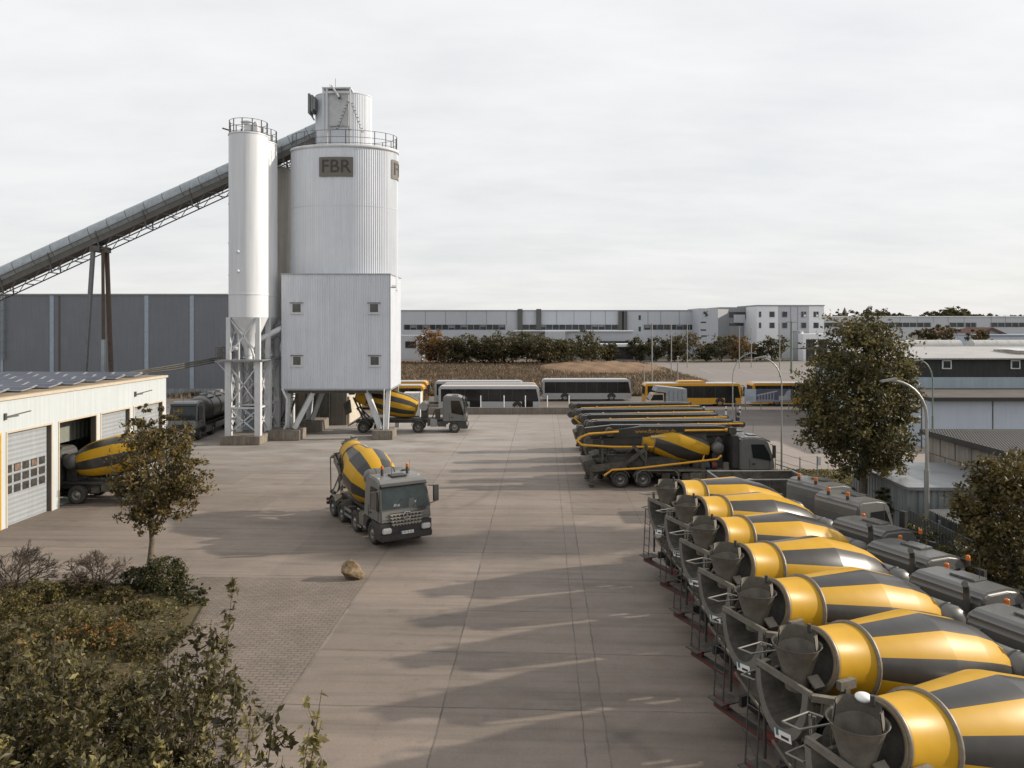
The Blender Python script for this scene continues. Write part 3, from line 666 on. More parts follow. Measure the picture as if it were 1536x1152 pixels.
# the pump that carries a drum as well
p = thing('boom_pump_truck', 'pump truck with yellow striped drum below its folded black boom, nearest of the pumps', 'pump truck', group=GP)
pump_base(p, 9)
add_drum(p, (4.05, 0, 2.75), 8, 20, .92, 4.6, spiral=.17, segs=8, rmax=1.12)
add_tank(p, 8.75, 2.3, .38, .9)
lay = [(3.28, -.35, 1.9, 9.9, .04, .34), (3.38, .2, .2, 9.7, .05, .26), (2.72, -.3, .6, 9.0, .02, .24), (2.86, .35, .4, 8.6, 0, .22)]
for i, (z, y, xa, xb, sl, hh) in enumerate(lay):
    m = M(); pr = [(xa, z-hh*.5), (xa+.6, z-hh), (xb-1.2, z-hh*.9+sl), (xb, z-hh*.4+sl), (xb, z+hh*.5+sl), (xb-1.0, z+hh*.9+sl), (xa+2.0, z+hh), (xa, z+hh*.2)]
    m.prism(pr, y-.18, y+.18); b = m.build('boom_section', pump_black, p, bevel=.03)
    for jx, jz, jr in ((xa+.15, z, .26), (xb-.2, z+sl, .24)): m = M(); m.cyl((jx, y-.25, jz), (jx, y+.25, jz), jr, n=16); m.build('joint', grimy_dark, b)
    m = M(); m.box(xa+2.0, xb-1.1, y-.1, y+.1, z+hh*.97, z+hh*.97+.04); m.build('top_edge', galv, b)
    if i == 0:
        m = M(); m.text('www.fbr-beton.de', .34, (4.9, y-.186, z+.06), (1, 0, .005), (0, 0, 1), ext=.004, bold=.006); m.build('lettering', mat('boom letters', (.33, .17, .03), .5), b)
m = M(); m.tube([(6.7, -.58, 3.38), (9.2, -.58, 3.40)], .062, 8); m.cyl((9.2, -.58, 3.40), (9.35, -.58, 3.42), .1, n=10); m.build('concrete_pipe', pipe_yellow, p)
m = M(); m.tube([(2.6, -.62, 3.33), (.75, -.62, 3.20), (.30, -.6, 3.02), (.02, -.6, 2.78), (.35, -.6, 2.52), (2.2, -.6, 2.40), (7.9, -.6, 2.36)], .07, 8); m.build('concrete_pipe', pipe_yellow, p)
m = M(); m.cyl((4.6, -.60, 2.98), (6.1, -.60, 3.0), .11, .11, n=12); m.cyl((6.1, -.60, 3.0), (6.5, -.60, 3.0), .11, .05, n=12); m.build('reducer_pipe', mat('pale yellow pipe', (.5, .34, .12), .5), p)
m = M(); m.tube([(1.6, -1.22, .75), (2.1, -1.22, 1.1), (3.6, -1.22, 1.18), (8.55, -1.2, 1.72), (8.8, -1.2, 1.95)], .065, 8); m.build('delivery_pipe', pipe_yellow, p)
m = M(); m.tube([(8.0, -.62, 2.36), (7.75, -.8, 1.55)], .05, 8); m.build('down_pipe', pipe_yellow, p)
m = M(); m.beam((2.6, -.7, 1.1), (4.4, -.7, 2.4), .18, .22); m.beam((4.6, -.7, 1.1), (3.5, -.7, 2.5), .14, .2); m.beam((4.25, -.72, 1.1), (4.25, -.72, 2.6), .14); m.beam((2.6, .7, 1.1), (4.4, .7, 2.4), .18, .22); m.build('drum_cradle', grimy_dark, p)
m = M(); m.tube([(3.6, -1.2, .35), (3.62, -1.2, .85), (3.9, -1.2, 1.05), (5.9, -1.2, 1.05), (6.15, -1.2, .85), (6.18, -1.2, .4)], .05, 6); m.box(6.1, 9.0, -1.2, -.6, .98, 1.06); m.build('side_frame', grimy, p)
m = M(); m.box(6.9, 7.95, -1.16, -.7, .35, .9)
for i in range(7): m.box(6.95+i*.15, 7.0+i*.15, -1.19, -1.16, .37, .88)
m.build('tool_box', grimy, p)
m = M(); m.cyl((8.25, -.95, 1.3), (8.55, -.95, 1.3), .22, n=14); m.build('red_drum', red, p)
m = M(); m.cyl((7.6, -.95, 1.3), (8.1, -.95, 1.3), .2, n=14); m.build('blue_drum', mat('faded blue', (.04, .07, .10)), p)
m = M(); m.box(8.95, 9.25, -1.2, -.95, .98, 1.5)
m.build('control_box', grimy, p, bevel=.02)
m = M()
for i in range(6): m.box(9.03, 9.13, -1.16, -1.06, .30+i*.11, .36+i*.11, 1 if i % 2 else 0)
m.build('warning_post', [white, red], p)
add_cab(p, 9.95, 2.1, 3.02, 1.2, cab_grey2, hatch=True)
m = M(); m.box(9.5, 9.95, -1.05, 1.05, 1.1, 3.1); m.build('cab_guard', black_plastic, p, bevel=.05)
p.location = (3.95, 46.9, 0); p.rotation_euler = (0, 0, R(1.5))

# open skip of gravel between the pumps and the mixers
p = thing('gravel_skip', 'dark open steel skip filled with pale gravel behind the farthest mixer', 'skip')
m = M(); a, b, c, d = [(0, -1.15), (4.6, -1.15), (4.6, 1.15), (0, 1.15)]
for q0, q1 in ((a, b), (b, c), (c, d), (d, a)): m.beam((*q0, 1.15), (*q1, 1.15), .08, 1.7)
m.box(0, 4.6, -1.15, 1.15, .3, .4)
for x in (.5, 1.5, 2.5, 3.5): m.box(x, x+.1, -1.25, -1.18, .3, 1.9)
m.build('body', grimy_dark, p)
m = M(); m.tube([(0, -1.15, 2.0), (4.6, -1.15, 2.0), (4.6, 1.15, 2.0), (0, 1.15, 2.0), (0, -1.15, 2.0)], .05, 6); m.build('rim', galv, p)
m = M(); rnd = random.Random(4); nx, ny = 22, 12; vs = [(.1+4.4*i/nx, -1.05+2.1*j/ny, 1.5+.25*math.sin(i*.5)*math.cos(j*.4)+rnd.uniform(-.05, .05)) for j in range(ny+1) for i in range(nx+1)]
m.faces(vs, [(j*(nx+1)+i, j*(nx+1)+i+1, (j+1)*(nx+1)+i+1, (j+1)*(nx+1)+i) for j in range(ny) for i in range(nx)])
m.build('gravel', gravel, p)
p.location = (10.6, 39.6, 0); p.rotation_euler = (0, 0, R(1)); wheels(p, (1.0, 2.3, 3.8), .95)

# ---------------------------------------------------------------- buses beyond the low wall
def bus(label, x, y, hd, L=11.8, col=None, skirt=None, roof=None, ac=None, hh=2.75, doors=(), parts=True):
    p = thing('bus', label, 'bus', (x, y, 0), R(hd), 'buses parked beyond the yard')
    W = 1.22; col = col or bus_white; skirt = skirt or col
    m = M(); m.prism([(0, .32), (0, hh-.22), (.18, hh), (L-.30, hh), (L-.05, hh-.35), (L, 1.0), (L-.02, .32)], -W, W); m.build('body', col, p, bevel=.06)
    m = M(); m.prism([(.28, 1.02), (.28, hh-.30), (L-.42, hh-.30), (L-.12, 1.02)], -W-.012, W+.012); m.box(L-.02, L+.03, -W+.12, W-.12, .95, hh-.42); m.box(-.012, .01, -W+.2, W-.2, 1.3, hh-.35); w = m.build('window_band', bus_dark, p)
    m = M()
    for i in range(1, 8):
        for s in (-1, 1): m.box(.3+i*(L-.8)/8, .36+i*(L-.8)/8, s*(W+.013)-.004, s*(W+.013)+.004, 1.04, hh-.32)
    m.build('window_post', black_plastic, w)
    m = M(); m.prism([(.02, .30), (.02, .99), (L-.06, .99), (L-.06, .30)], -W-.008, W+.008); m.build('skirt', skirt, p)
    m = M(); m.box(.3, L-.5, -W+.08, W-.08, hh, hh+.03); m.build('roof_panel', roof or bus_white, p)
    for dx in doors:
        m = M(); m.box(dx, dx+1.25, -W-.03, -W-.005, .38, hh-.38); m.box(dx+.6, dx+.65, -W-.04, -W-.03, .38, hh-.4); m.build('door', bus_dark, p)
    for x_ in (2.9, L-2.6):
        for s in (-1, 1):
            wheel(p, x_, s*(W-.13), .95, s)
        m = M()
        for s in (-1, 1): m.prism([(x_+.58*math.cos(t), .48+.58*math.sin(t)) for t in [math.pi*i/8 for i in range(9)]], s*(W+.012), s*(W-.3))
        m.build('wheel_arch', black_plastic, p)
    if ac: m = M(); m.prism([(L*.35, hh), (L*.36, hh+.28), (L*.62, hh+.28), (L*.65, hh)], -.9, .9); m.build('roof_unit', ac, p, bevel=.08)
    for s in (-1, 1):
        m = M(); m.tube([(L-.1, s*1.0, hh-.2), (L+.25, s*1.25, hh-.25), (L+.28, s*1.32, hh-.4)], .025, 5); m.box(L+.2, L+.34, s*1.32-.1, s*1.32+.1, hh-.9, hh-.4); m.build('mirror', black_plastic, p)
    return p
bus('white single-deck bus nearest the low concrete wall, seen side-on', gx(657.5, 86.5), 87.7, .5, 11.65, bus_white, bus_white, doors=(3.6, 9.6))
bus('bus with yellow roof edge between two white buses', gx(664, 90), 91.2, .5, 11.4, bus_yellow, bus_yellow, mat('bus roof grey', (.3, .3, .3)))
bus('white bus at the back of the group behind the yellow roofed bus', gx(651, 93.5), 95.0, .5, 11.2, bus_white)
bus('long grey bus with dark wrapped sides standing alone mid row', gx(813.5, 97), 98.2, .5, 11.5, bus_grey, bus_grey, doors=())
bus('bus with a dark front standing farthest back beside the plant box', gx(641, 93.5)-11.8, 94.7, .5, 11.8, bus_yellow, bus_yellow)
bus('bus with a dark front and yellow mirror just behind the loading truck', gx(636, 87.5)-11.8, 88.7, .5, 11.8, bus_yellow, bus_yellow)
bus('yellow bus with roof unit parked behind the tipper truck', gx(968, 90.6), 91.9, .3, 11.6, bus_yellow, bus_yellow, ac=bus_yellow, doors=(3.3, 9.6))
bus('yellow bus behind the site banner, right end hidden by the big tree', gx(1130, 91), 92.4, .3, 11.6, bus_yellow, bus_yellow)
# small tipper lorry in front of the yellow bus
p = thing('tipper_truck', 'small pale tipper lorry with raised grey dump bed before the yellow bus', 'tipper truck', (gx(972, 85), 85.5, 0), R(3))
m = M(); m.prism([(0, .7), (0, 1.2), (.45, 2.1), (1.7, 2.15), (1.75, .7)], -.95, .95); m.build('cab', mat('cream cab', (.50, .38, .26), .5), p, bevel=.06)
m = M(); m.prism([(.15, 1.35), (.5, 1.98), (1.55, 2.0), (1.6, 1.35)], -.965, .965); m.prism([(.1, 1.3), (.4, 2.0), (.38, 2.02), (.06, 1.32)], -.8, .8); m.build('cab_window', glass_dark, p)
m = M(); m.box(.3, 4.3, -.4, .4, .55, .75); m.build('chassis', chassis_mat, p)
m = M(); m.prism([(.75, 2.35), (.95, 2.95), (4.3, 2.6), (4.3, 1.0), (1.9, 1.0), (1.9, 2.2)], -1.0, 1.0)
for x in (2.2, 2.7, 3.2, 3.7): m.box(x, x+.1, -1.05, -1.0, 1.0, 2.5)
m.build('dump_bed', mat('grey dump bed', (.27, .28, .29), .6), p, bevel=.03)
wheels(p, (.9, 3.4), .8, s=.8)
# ------------------------------------------------------------------ ground
def nodes(name):
    m = bpy.data.materials.new(name); m.use_nodes = True; return m, m.node_tree.nodes, m.node_tree.links
def noise(N, L, vec, scale, detail=6, rough=.6, sc=None):
    n = N.new('ShaderNodeTexNoise'); n.inputs['Scale'].default_value = scale; n.inputs['Detail'].default_value = detail; n.inputs['Roughness'].default_value = rough
    if sc:
        mp = N.new('ShaderNodeMapping'); mp.inputs['Scale'].default_value = sc; L.new(vec, mp.inputs['Vector']); vec = mp.outputs['Vector']
    L.new(vec, n.inputs['Vector']); return n.outputs['Fac']
def mrange(N, L, v, a, b, c, d):
    r = N.new('ShaderNodeMapRange'); r.inputs[1].default_value = a; r.inputs[2].default_value = b; r.inputs[3].default_value = c; r.inputs[4].default_value = d; L.new(v, r.inputs[0]); return r.outputs[0]
def mth(N, L, op, a, b=None):
    r = N.new('ShaderNodeMath'); r.operation = op
    for i, q in enumerate((a, b)):
        if q is None: continue
        if hasattr(q, 'links'): L.new(q, r.inputs[i])
        else: r.inputs[i].default_value = q
    return r.outputs[0]
def mix(N, L, f, a, b):
    r = N.new('ShaderNodeMix'); r.data_type = 'RGBA'
    for i, q in ((0, f), (6, a), (7, b)):
        if hasattr(q, 'links'): L.new(q, r.inputs[i])
        elif i == 0: r.inputs[i].default_value = q
        else: r.inputs[i].default_value = (*q, 1)
    return r.outputs[2]
def yard_material():
    m, N, L = nodes('yard concrete'); b = N['Principled BSDF']; tc = N.new('ShaderNodeTexCoord'); v = tc.outputs['Object']
    sx = N.new('ShaderNodeSeparateXYZ'); L.new(v, sx.inputs[0])
    wob = mrange(N, L, noise(N, L, v, 1.3, 5), .3, .7, -.025, .025)
    X = mth(N, L, 'ADD', sx.outputs[0], wob); Y = mth(N, L, 'ADD', sx.outputs[1], wob)
    base = mix(N, L, mrange(N, L, noise(N, L, v, .22, 7, .62), .32, .68, 0, 1), (.162, .129, .103), (.218, .177, .145))
    # slab to slab tone
    wn = N.new('ShaderNodeTexWhiteNoise'); wn.noise_dimensions = '2D'; cb = N.new('ShaderNodeCombineXYZ')
    L.new(mth(N, L, 'FLOOR', mth(N, L, 'DIVIDE', mth(N, L, 'ADD', X, 2.62+41.7), 4.17)), cb.inputs[0]); L.new(mth(N, L, 'FLOOR', mth(N, L, 'DIVIDE', mth(N, L, 'ADD', Y, .45), 3.32)), cb.inputs[1]); L.new(cb.outputs[0], wn.inputs['Vector'])
    tone = mrange(N, L, wn.outputs['Value'], 0, 1, .87, 1.11)
    # dark tyre sweeps, stretched across the yard, and small stains
    st = noise(N, L, v, 1.0, 6, .6, (.10, .85, 1)); tone = mth(N, L, 'MULTIPLY', tone, mrange(N, L, st, .48, .72, 1.0, .70))
    st2 = noise(N, L, v, 3.0, 6, .6, (.05, 1.1, 1)); tone = mth(N, L, 'MULTIPLY', tone, mrange(N, L, st2, .5, .72, 1.0, .76))
    st3 = noise(N, L, v, 1.6, 8, .7); tone = mth(N, L, 'MULTIPLY', tone, mrange(N, L, st3, .56, .74, 1.0, .66))
    gr = noise(N, L, v, 14, 4, .7); tone = mth(N, L, 'MULTIPLY', tone, mrange(N, L, gr, .3, .7, .90, 1.10))
    gr2 = noise(N, L, v, 55, 3, .7); tone = mth(N, L, 'MULTIPLY', tone, mrange(N, L, gr2, .3, .7, .93, 1.07))
    for (ax, ay, rr) in ((-14, 46, (9, 10.9)), (2, 60, (12, 13.9)), (-20, 38, (13, 14.9)), (-4, 14, (5.5, 7.4)), (-9, 30, (16, 17.9))):
        dd_ = N.new('ShaderNodeVectorMath'); dd_.operation = 'DISTANCE'; L.new(v, dd_.inputs[0]); dd_.inputs[1].default_value = (ax, ay, 0)
        dw = mth(N, L, 'ADD', dd_.outputs['Value'], wob)
        for q in rr:
            e = mrange(N, L, mth(N, L, 'ABSOLUTE', mth(N, L, 'SUBTRACT', dw, q)), .08, .30, .16, 0)
            tone = mth(N, L, 'MULTIPLY', tone, mth(N, L, 'SUBTRACT', 1.0, mth(N, L, 'MULTIPLY', e, mrange(N, L, noise(N, L, v, .16, 3, .6), .45, .6, 0, 1))))
    vm = N.new('ShaderNodeVectorMath'); vm.operation = 'SCALE'; L.new(base, vm.inputs[0]); L.new(tone, vm.inputs['Scale']); col = vm.outputs[0]
    # pale cement dust round the plant
    ds = N.new('ShaderNodeVectorMath'); ds.operation = 'DISTANCE'; L.new(v, ds.inputs[0]); ds.inputs[1].default_value = (-16, 68, 0)
    dn = mth(N, L, 'MULTIPLY', mrange(N, L, ds.outputs['Value'], 6, 26, .85, 0), mrange(N, L, noise(N, L, v, .5, 6, .65, (.4, 1, 1)), .35, .65, .15, 1))
    col = mix(N, L, dn, col, (.36, .345, .325))
    fy = mth(N, L, 'MULTIPLY', mrange(N, L, sx.outputs[1], 55, 82, 0, .5), mrange(N, L, noise(N, L, v, .4, 6, .65, (.3, 1, 1)), .35, .65, .2, 1))
    col = mix(N, L, fy, col, (.30, .275, .25))
    # joints
    lines = None
    def ln(d, w):
        nonlocal lines
        q = mth(N, L, 'LESS_THAN', d, w); lines = q if lines is None else mth(N, L, 'MAXIMUM', lines, q)
    for u, w in ((-2.62, .026), (.98, .018), (1.54, .024), (-6.9, .024), (4.9, .016)):
        ln(mth(N, L, 'ABSOLUTE', mth(N, L, 'SUBTRACT', X, u)), w)
    md = mth(N, L, 'MODULO', mth(N, L, 'ADD', Y, .45+332), 3.32); ln(mth(N, L, 'ABSOLUTE', mth(N, L, 'SUBTRACT', md, .05)), .022)
    crack = noise(N, L, v, .8, 3, .5)
    col = mix(N, L, mth(N, L, 'MULTIPLY', lines, mrange(N, L, crack, .35, .65, .25, .85)), col, (.055, .046, .04))
    L.new(col, b.inputs['Base Color'])
    L.new(mrange(N, L, st3, .4, .7, .85, .6), b.inputs['Roughness'])
    bp = N.new('ShaderNodeBump'); bp.inputs['Strength'].default_value = .25; bp.inputs['Distance'].default_value = .02; L.new(gr2, bp.inputs['Height']); L.new(bp.outputs[0], b.inputs['Normal'])
    return m
def paver_material():
    m, N, L = nodes('brick paving'); b = N['Principled BSDF']; tc = N.new('ShaderNodeTexCoord'); v = tc.outputs['Object']
    br = N.new('ShaderNodeTexBrick'); br.inputs['Scale'].default_value = 1; br.inputs['Brick Width'].default_value = .30; br.inputs['Row Height'].default_value = .15; br.inputs['Mortar Size'].default_value = .012
    br.inputs['Color1'].default_value = (.18, .142, .115, 1); br.inputs['Color2'].default_value = (.15, .122, .10, 1); br.inputs['Mortar'].default_value = (.075, .06, .048, 1)
    mp = N.new('ShaderNodeMapping'); mp.inputs['Rotation'].default_value = (0, 0, R(0)); L.new(v, mp.inputs['Vector']); L.new(mp.outputs[0], br.inputs['Vector'])
    n = mrange(N, L, noise(N, L, v, .6, 7, .65), .3, .7, .8, 1.15); n2 = mrange(N, L, noise(N, L, v, 9, 5, .7), .3, .7, .85, 1.15)
    vm = N.new('ShaderNodeVectorMath'); vm.operation = 'SCALE'; L.new(br.outputs['Color'], vm.inputs[0]); L.new(mth(N, L, 'MULTIPLY', n, n2), vm.inputs['Scale'])
    L.new(vm.outputs[0], b.inputs['Base Color']); b.inputs['Roughness'].default_value = .85
    bp = N.new('ShaderNodeBump'); bp.inputs['Strength'].default_value = .5; bp.inputs['Distance'].default_value = .02; L.new(br.outputs['Fac'], bp.inputs['Height']); bp.invert = True; L.new(bp.outputs[0], b.inputs['Normal'])
    return m
def ground_material(name, c0, c1, c2, s=.15, sc=(1, 1, 1)):
    m, N, L = nodes(name); b = N['Principled BSDF']; tc = N.new('ShaderNodeTexCoord'); v = tc.outputs['Object']
    c = mix(N, L, mrange(N, L, noise(N, L, v, s, 8, .65, sc), .35, .65, 0, 1), c0, c1)
    c = mix(N, L, mrange(N, L, noise(N, L, v, s*9, 6, .7, sc), .5, .75, 0, .8), c, c2)
    L.new(c, b.inputs['Base Color']); b.inputs['Roughness'].default_value = .95; return m
def sheet(name, pts, z, mt, rz=0):
    m = M(); m.poly([(x, y, 0) for x, y in pts]); o = m.build(name, mt, loc=(0, 0, z), rot=(0, 0, rz)); tag(o, kind='structure'); return o
sheet('ground', [(-4000, -60), (4000, -60), (4000, 6000), (-4000, 6000)], -.012, ground_material('open ground', (.085, .070, .040), (.11, .085, .05), (.06, .06, .03), .02))
sheet('yard', [(-60, -5), (15.8, -5), (15.8, 83), (-60, 83)], 0, yard_material(), -YA)
sheet('brick_paving', [(-13.5, 5), (-6.9, 5), (-6.9, 29.2), (-13.5, 29.2)], .004, paver_material(), -YA)
asph = ground_material('asphalt', (.115, .098, .088), (.155, .135, .122), (.09, .08, .072), .25)
asph_l = ground_material('pale paving', (.23, .195, .17), (.27, .235, .205), (.19, .16, .14), .3, (.3, 1, 1))
sheet('road', [(15.8, 74.5), (120, 74.5), (120, 92), (-60, 92), (-60, 83), (15.8, 83)], .002, asph, -YA)
sheet('pale_paving', [(15.8, 51), (45, 51), (45, 74.5), (15.8, 74.5)], .003, asph_l, -YA)
sheet('side_yard', [(15.8, -5), (60, -5), (60, 51), (15.8, 51)], .001, ground_material('side yard', (.06, .055, .048), (.085, .077, .067), (.05, .045, .04), .3))
sheet('bus_yard', [(-60, 92), (120, 92), (120, 103), (-60, 103)], .002, ground_material('bus yard', (.10, .085, .07), (.13, .11, .09), (.085, .07, .05), .2), -YA)
sheet('meadow', [(-70, 103), (34, 103), (31, 205), (-70, 205)], .004, ground_material('dry meadow', (.125, .085, .05), (.165, .12, .072), (.075, .058, .036), .08, (.5, 1, 1)))
sheet('car_park', [(34, 112), (130, 112), (130, 200), (31, 200)], .006, ground_material('car park asphalt', (.17, .148, .135), (.20, .178, .165), (.15, .13, .12), .1))
m = M()
for i in range(9): m.poly([(40+i*8, 150, 0), (40.15+i*8, 150, 0), (41.5+i*8, 166, 0), (41.35+i*8, 166, 0)])
m.poly([(72, 176, 0), (110, 176, 0), (110, 178.5, 0), (72, 178.5, 0)], 1)
tag(m.build('parking_lines', [mat('faded line', (.32, .31, .30), .8), mat('pale blue paint', (.30, .42, .48), .7)], loc=(0, 0, .012)), kind='structure')
sheet('grass_verge', [(15.9, 44), (23, 44), (23, 51.5), (15.9, 51.5)], .005, ground_material('verge grass', (.10, .085, .03), (.13, .11, .045), (.06, .055, .02), .6))
# planting bed with a stone edge
bed = [(-27, 5), (-4.0, 5), (-4.2, 12.3), (-10.1, 12.6), (-10.15, 18), (-10.4, 24.5), (-10.9, 27.0), (-13, 28.4), (-16.5, 28.9), (-27, 29.2)]
sheet('planting_bed', bed, .03, ground_material('bed soil', (.075, .055, .026), (.095, .078, .030), (.065, .06, .022), .7))
m = M()
for a, b in zip(bed[3:], bed[4:9]): m.beam((*a, .03), (*b, .03), .09, .10)
tag(m.build('bed_kerb', mat('earthy kerb', (.10, .08, .055), .95, var=.4, scale=3)), kind='structure')
# earth heap on the meadow
m = M(); rnd = random.Random(2); nx, ny = 40, 20; vs = []
for j in range(ny+1):
    for i in range(nx+1):
        u, v = i/nx*2-1, j/ny*2-1; h = max(0, 1-(u*u*.9+v*v*.9))**.6*1.15*(1+.25*math.sin(i*.9)*math.sin(j*.7))+rnd.uniform(-.06, .06)
        vs.append((20+u*14, 168+v*20, max(h, -.02)))
m.faces(vs, [(j*(nx+1)+i, j*(nx+1)+i+1, (j+1)*(nx+1)+i+1, (j+1)*(nx+1)+i) for j in range(ny) for i in range(nx)], smooth=True)
tag(m.build('earth_mound', ground_material('bare earth', (.155, .088, .043), (.20, .118, .06), (.11, .07, .036), .15)), kind='structure')

# low wall closing the yard
m = M(); p0, p1 = (gx(560, 82.6), 82.6), (gx(868, 83.0), 83.0); m.beam((*p0, .37), (*p1, .37), .3, .75); 
tag(m.build('low_wall', mat('low concrete wall', (.19, .165, .14), .9, var=.15, streak=.3)), 'long low concrete wall closing the yard in front of the buses', 'wall')

# ------------------------------------------------------------------ workshop hall on the left (built in yard axes)
hall = thing('workshop_hall', 'white workshop hall with rolling doors and solar panels at left', 'workshop', (0, 0, 0), -YA)
U = -26.2; ZT = 6.25; V1 = 53.5
def v_of(px): return 26.2/(.7211-px/1130)-1.09            # facade depth -> yard v
doors = [(30.0, v_of(1)), (v_of(12), v_of(78)), (v_of(90), v_of(145)), (v_of(153), v_of(195)), (v_of(202), v_of(244))]
V1 = v_of(250)
m = M(); x = 20.0
for a, b in doors: m.box(U-.30, U, x, a, 0, 4.62); x = b
m.box(U-.30, U, x, V1, 0, 4.62); m.box(U-.30, U, 20, V1, 4.62, ZT)
m.box(-58, U-.30, V1-.3, V1, 0, ZT); m.box(-58, U-.3, 20, 20.3, 0, ZT); m.box(-58, -57.7, 20.3, V1-.3, 0, ZT); m.build('wall', hall_white, hall)
m = M(); v = 20.6
while v < V1: m.box(U, U+.006, v, v+.035, 4.75, ZT-.12); v += 1.02
m.build('panel_joints', mat('panel joint', (.46, .50, .51), .6), hall)
m = M(); m.box(-58, U+.10, 20-.1, V1+.10, ZT, ZT+.14); m.build('roof', [cream], hall)
m = M(); m.box(-57.9, U-.2, 20.1, V1-.2, ZT+.14, ZT+.16); m.build('roof_felt', mat('roof felt', (.20, .155, .10), .9), hall)
m = M(); m.box(-58, U-.32, 20.3, V1-.3, .0, .02); m.box(-30.2, -30, 20.3, V1-.3, .02, ZT-.1); m.build('interior', mat('hall interior', (.30, .33, .31), .8, wave=('Y', .6, .4)), hall)
for i, (a, b) in enumerate(doors):
    m = M(); w = .09
    m.box(U+.002, U+.03, a-w, a, 0, 4.70); m.box(U+.002, U+.03, b, b+w, 0, 4.70); m.box(U+.002, U+.03, a, b, 4.61, 4.70)
    m.box(U-.3, U, b-.02, b-.003, 0, 4.6, 1)
    if i == 2:
        q = M(); q.box(U-1.5, U-1.4, a-.2, b+4, 3.15, 4.7); q.build('added_inner_panel', mat('green grey panel', (.17, .18, .155), .7, wave=('Y', .8, .8)), hall)  # added panel standing in for the inner wall, hung forward to catch sun
    m.build('door_frame', [ochre if i == 0 else cream, mat('reveal', (.09, .075, .06))], hall)
    if i == 2: continue
    m = M(); m.box(U-.28, U-.22, a+.003, b-.021, 0, 4.6); d = m.build('rolling_door', door_grey, hall)
    m = M(); zz = 0
    while zz < 4.5: m.box(U-.22, U-.215, a+.01, b-.03, zz, zz+.012); zz += .38
    m.build('slat_line', mat('slat line', (.32, .34, .35)), d)
    cw = (b-a)/5.3
    for r in range(3):
        for c in range(5):
            m = M(); y0 = a+.14+c*cw; z0 = 1.55+r*.52
            m.box(U-.22, U-.20, y0, y0+cw*.78, z0, z0+.40); f = m.build('door_window', black_plastic, d, bevel=.015)
            m = M(); m.box(U-.20, U-.195, y0+.06, y0+cw*.78-.06, z0+.05, z0+.35); m.build('pane', mat_pane if (r*7+c*3+i) % 6 else mat_pane2, f)
for px in (8, 203):
    v = v_of(px); m = M(); m.box(U, U+.10, v-.06, v+.06, 5.3, 5.62); m.beam((U+.08, v, 5.44), (U+.55, v+1.1, 5.62), .09, .05); m.build('wall_lamp', dark_steel, hall)
rnd = random.Random(5); first = None
for r in range(5):
    for c in range(18):
        u = -27.0-r*1.95-(.6 if c % 2 else 0); v = 34.2+c*1.08
        if v > V1-.6 or u < -27-1.9*(5-abs(0)): continue
        if v < 36+(-27-u)*-.0+0 and r > 2: continue
        if first is None:
            m = M(); m.obox((0, 0, 0), (1.90, 1.04, .04), (R(7), 0, 0)); first = m.build('solar_panel', solar_frame, hall)
            m = M(); m.obox((0, 0, .026), (1.74, .86, .012), (R(7), 0, 0)); fg = m.build('glass', solar, first); o = first
        else:
            o = first.copy(); C.objects.link(o); o.parent = hall; g = fg.copy(); C.objects.link(g); g.parent = o
        o.location = (u-1, v, ZT+.30)
# ------------------------------------------------------------------ grey warehouse
wh = thing('warehouse', 'large windowless dark grey warehouse behind the conveyor', 'warehouse')
D = 105; zt = gz(443, D); X1 = gx(470, D)
m = M(); m.box(-110, X1, D, D+40, .9, zt); m.build('wall', ware, wh)
m = M(); m.box(-110.05, X1+.05, D-.06, D+.2, 0, .9); m.build('plinth', plinth, wh)
m = M(); m.box(-110.1, X1+.1, D-.12, D+40.1, zt, zt+.22); m.build('parapet', mat('parapet', (.22, .23, .25), .5), wh)
for px, w, mm in ((3, .35, ware_strip), (78, .55, ware_strip), (89, .22, plinth), (220, .55, ware_strip), (288, .55, ware_strip), (420, .55, ware_strip)):
    m = M(); x = gx(px, D); m.box(x-w/2, x+w/2, D-.07, D-.004, .9, zt-.02); m.build('wall_strip', mm if px != 89 else mat('rust strip', (.10, .08, .07)), wh)
m = M(); x = gx(5, D)
for s in (-.3, .3): m.cyl((x+s, D-.3, 5), (x+s, D-.3, zt+.9), .05, n=6)
z = 5.0
while z < zt+.6: m.box(x-.3, x+.3, D-.33, D-.27, z, z+.05); z += .35
for z in (6, 7.5, 9, 10.5, 12, 13.3): m.lathe([(z, .5), (z+.1, .5)], 12, None, 'z', R(180), R(360), o=(x, D-.3, 0))
m.build('ladder', galv, wh)

# ------------------------------------------------------------------ mixing tower
tw = thing('mixing_tower', 'tall white mixing tower with FBR sign above a corrugated box on legs', 'batching plant')
d0 = 65.5; bx0, bx1 = gx(422, d0), gx(585, d0); bz0, bz1 = gz(583, d0), gz(412, d0); dep = 6.2
m = M(); m.corrugated((bx0, d0), (bx1, d0), bz0, bz1, .21, .03); m.corrugated((bx1, d0), (bx1, d0+dep), bz0, bz1, .19, .03)
m.box(bx0, bx1-.02, d0+.06, d0+dep, bz0+.02, bz1-.02); m.build('housing', white_metal, tw)
m = M(); m.box(bx0-.05, bx1+.08, d0-.08, d0+dep+.05, bz1, bz1+.10); m.box(bx0-.03, bx1+.06, d0-.06, d0+dep+.03, bz0-.14, bz0); m.box(bx1-.03, bx1+.05, d0-.06, d0+.02, bz0, bz1); m.build('flashing', mat('grey flashing', (.30, .31, .32), .5, .3), tw)
m = M(); m.box(bx0+.4, bx1-.4, d0+.5, d0+dep-.3, bz0-.45, bz0-.15); m.build('floor_beams', dark_steel, tw)
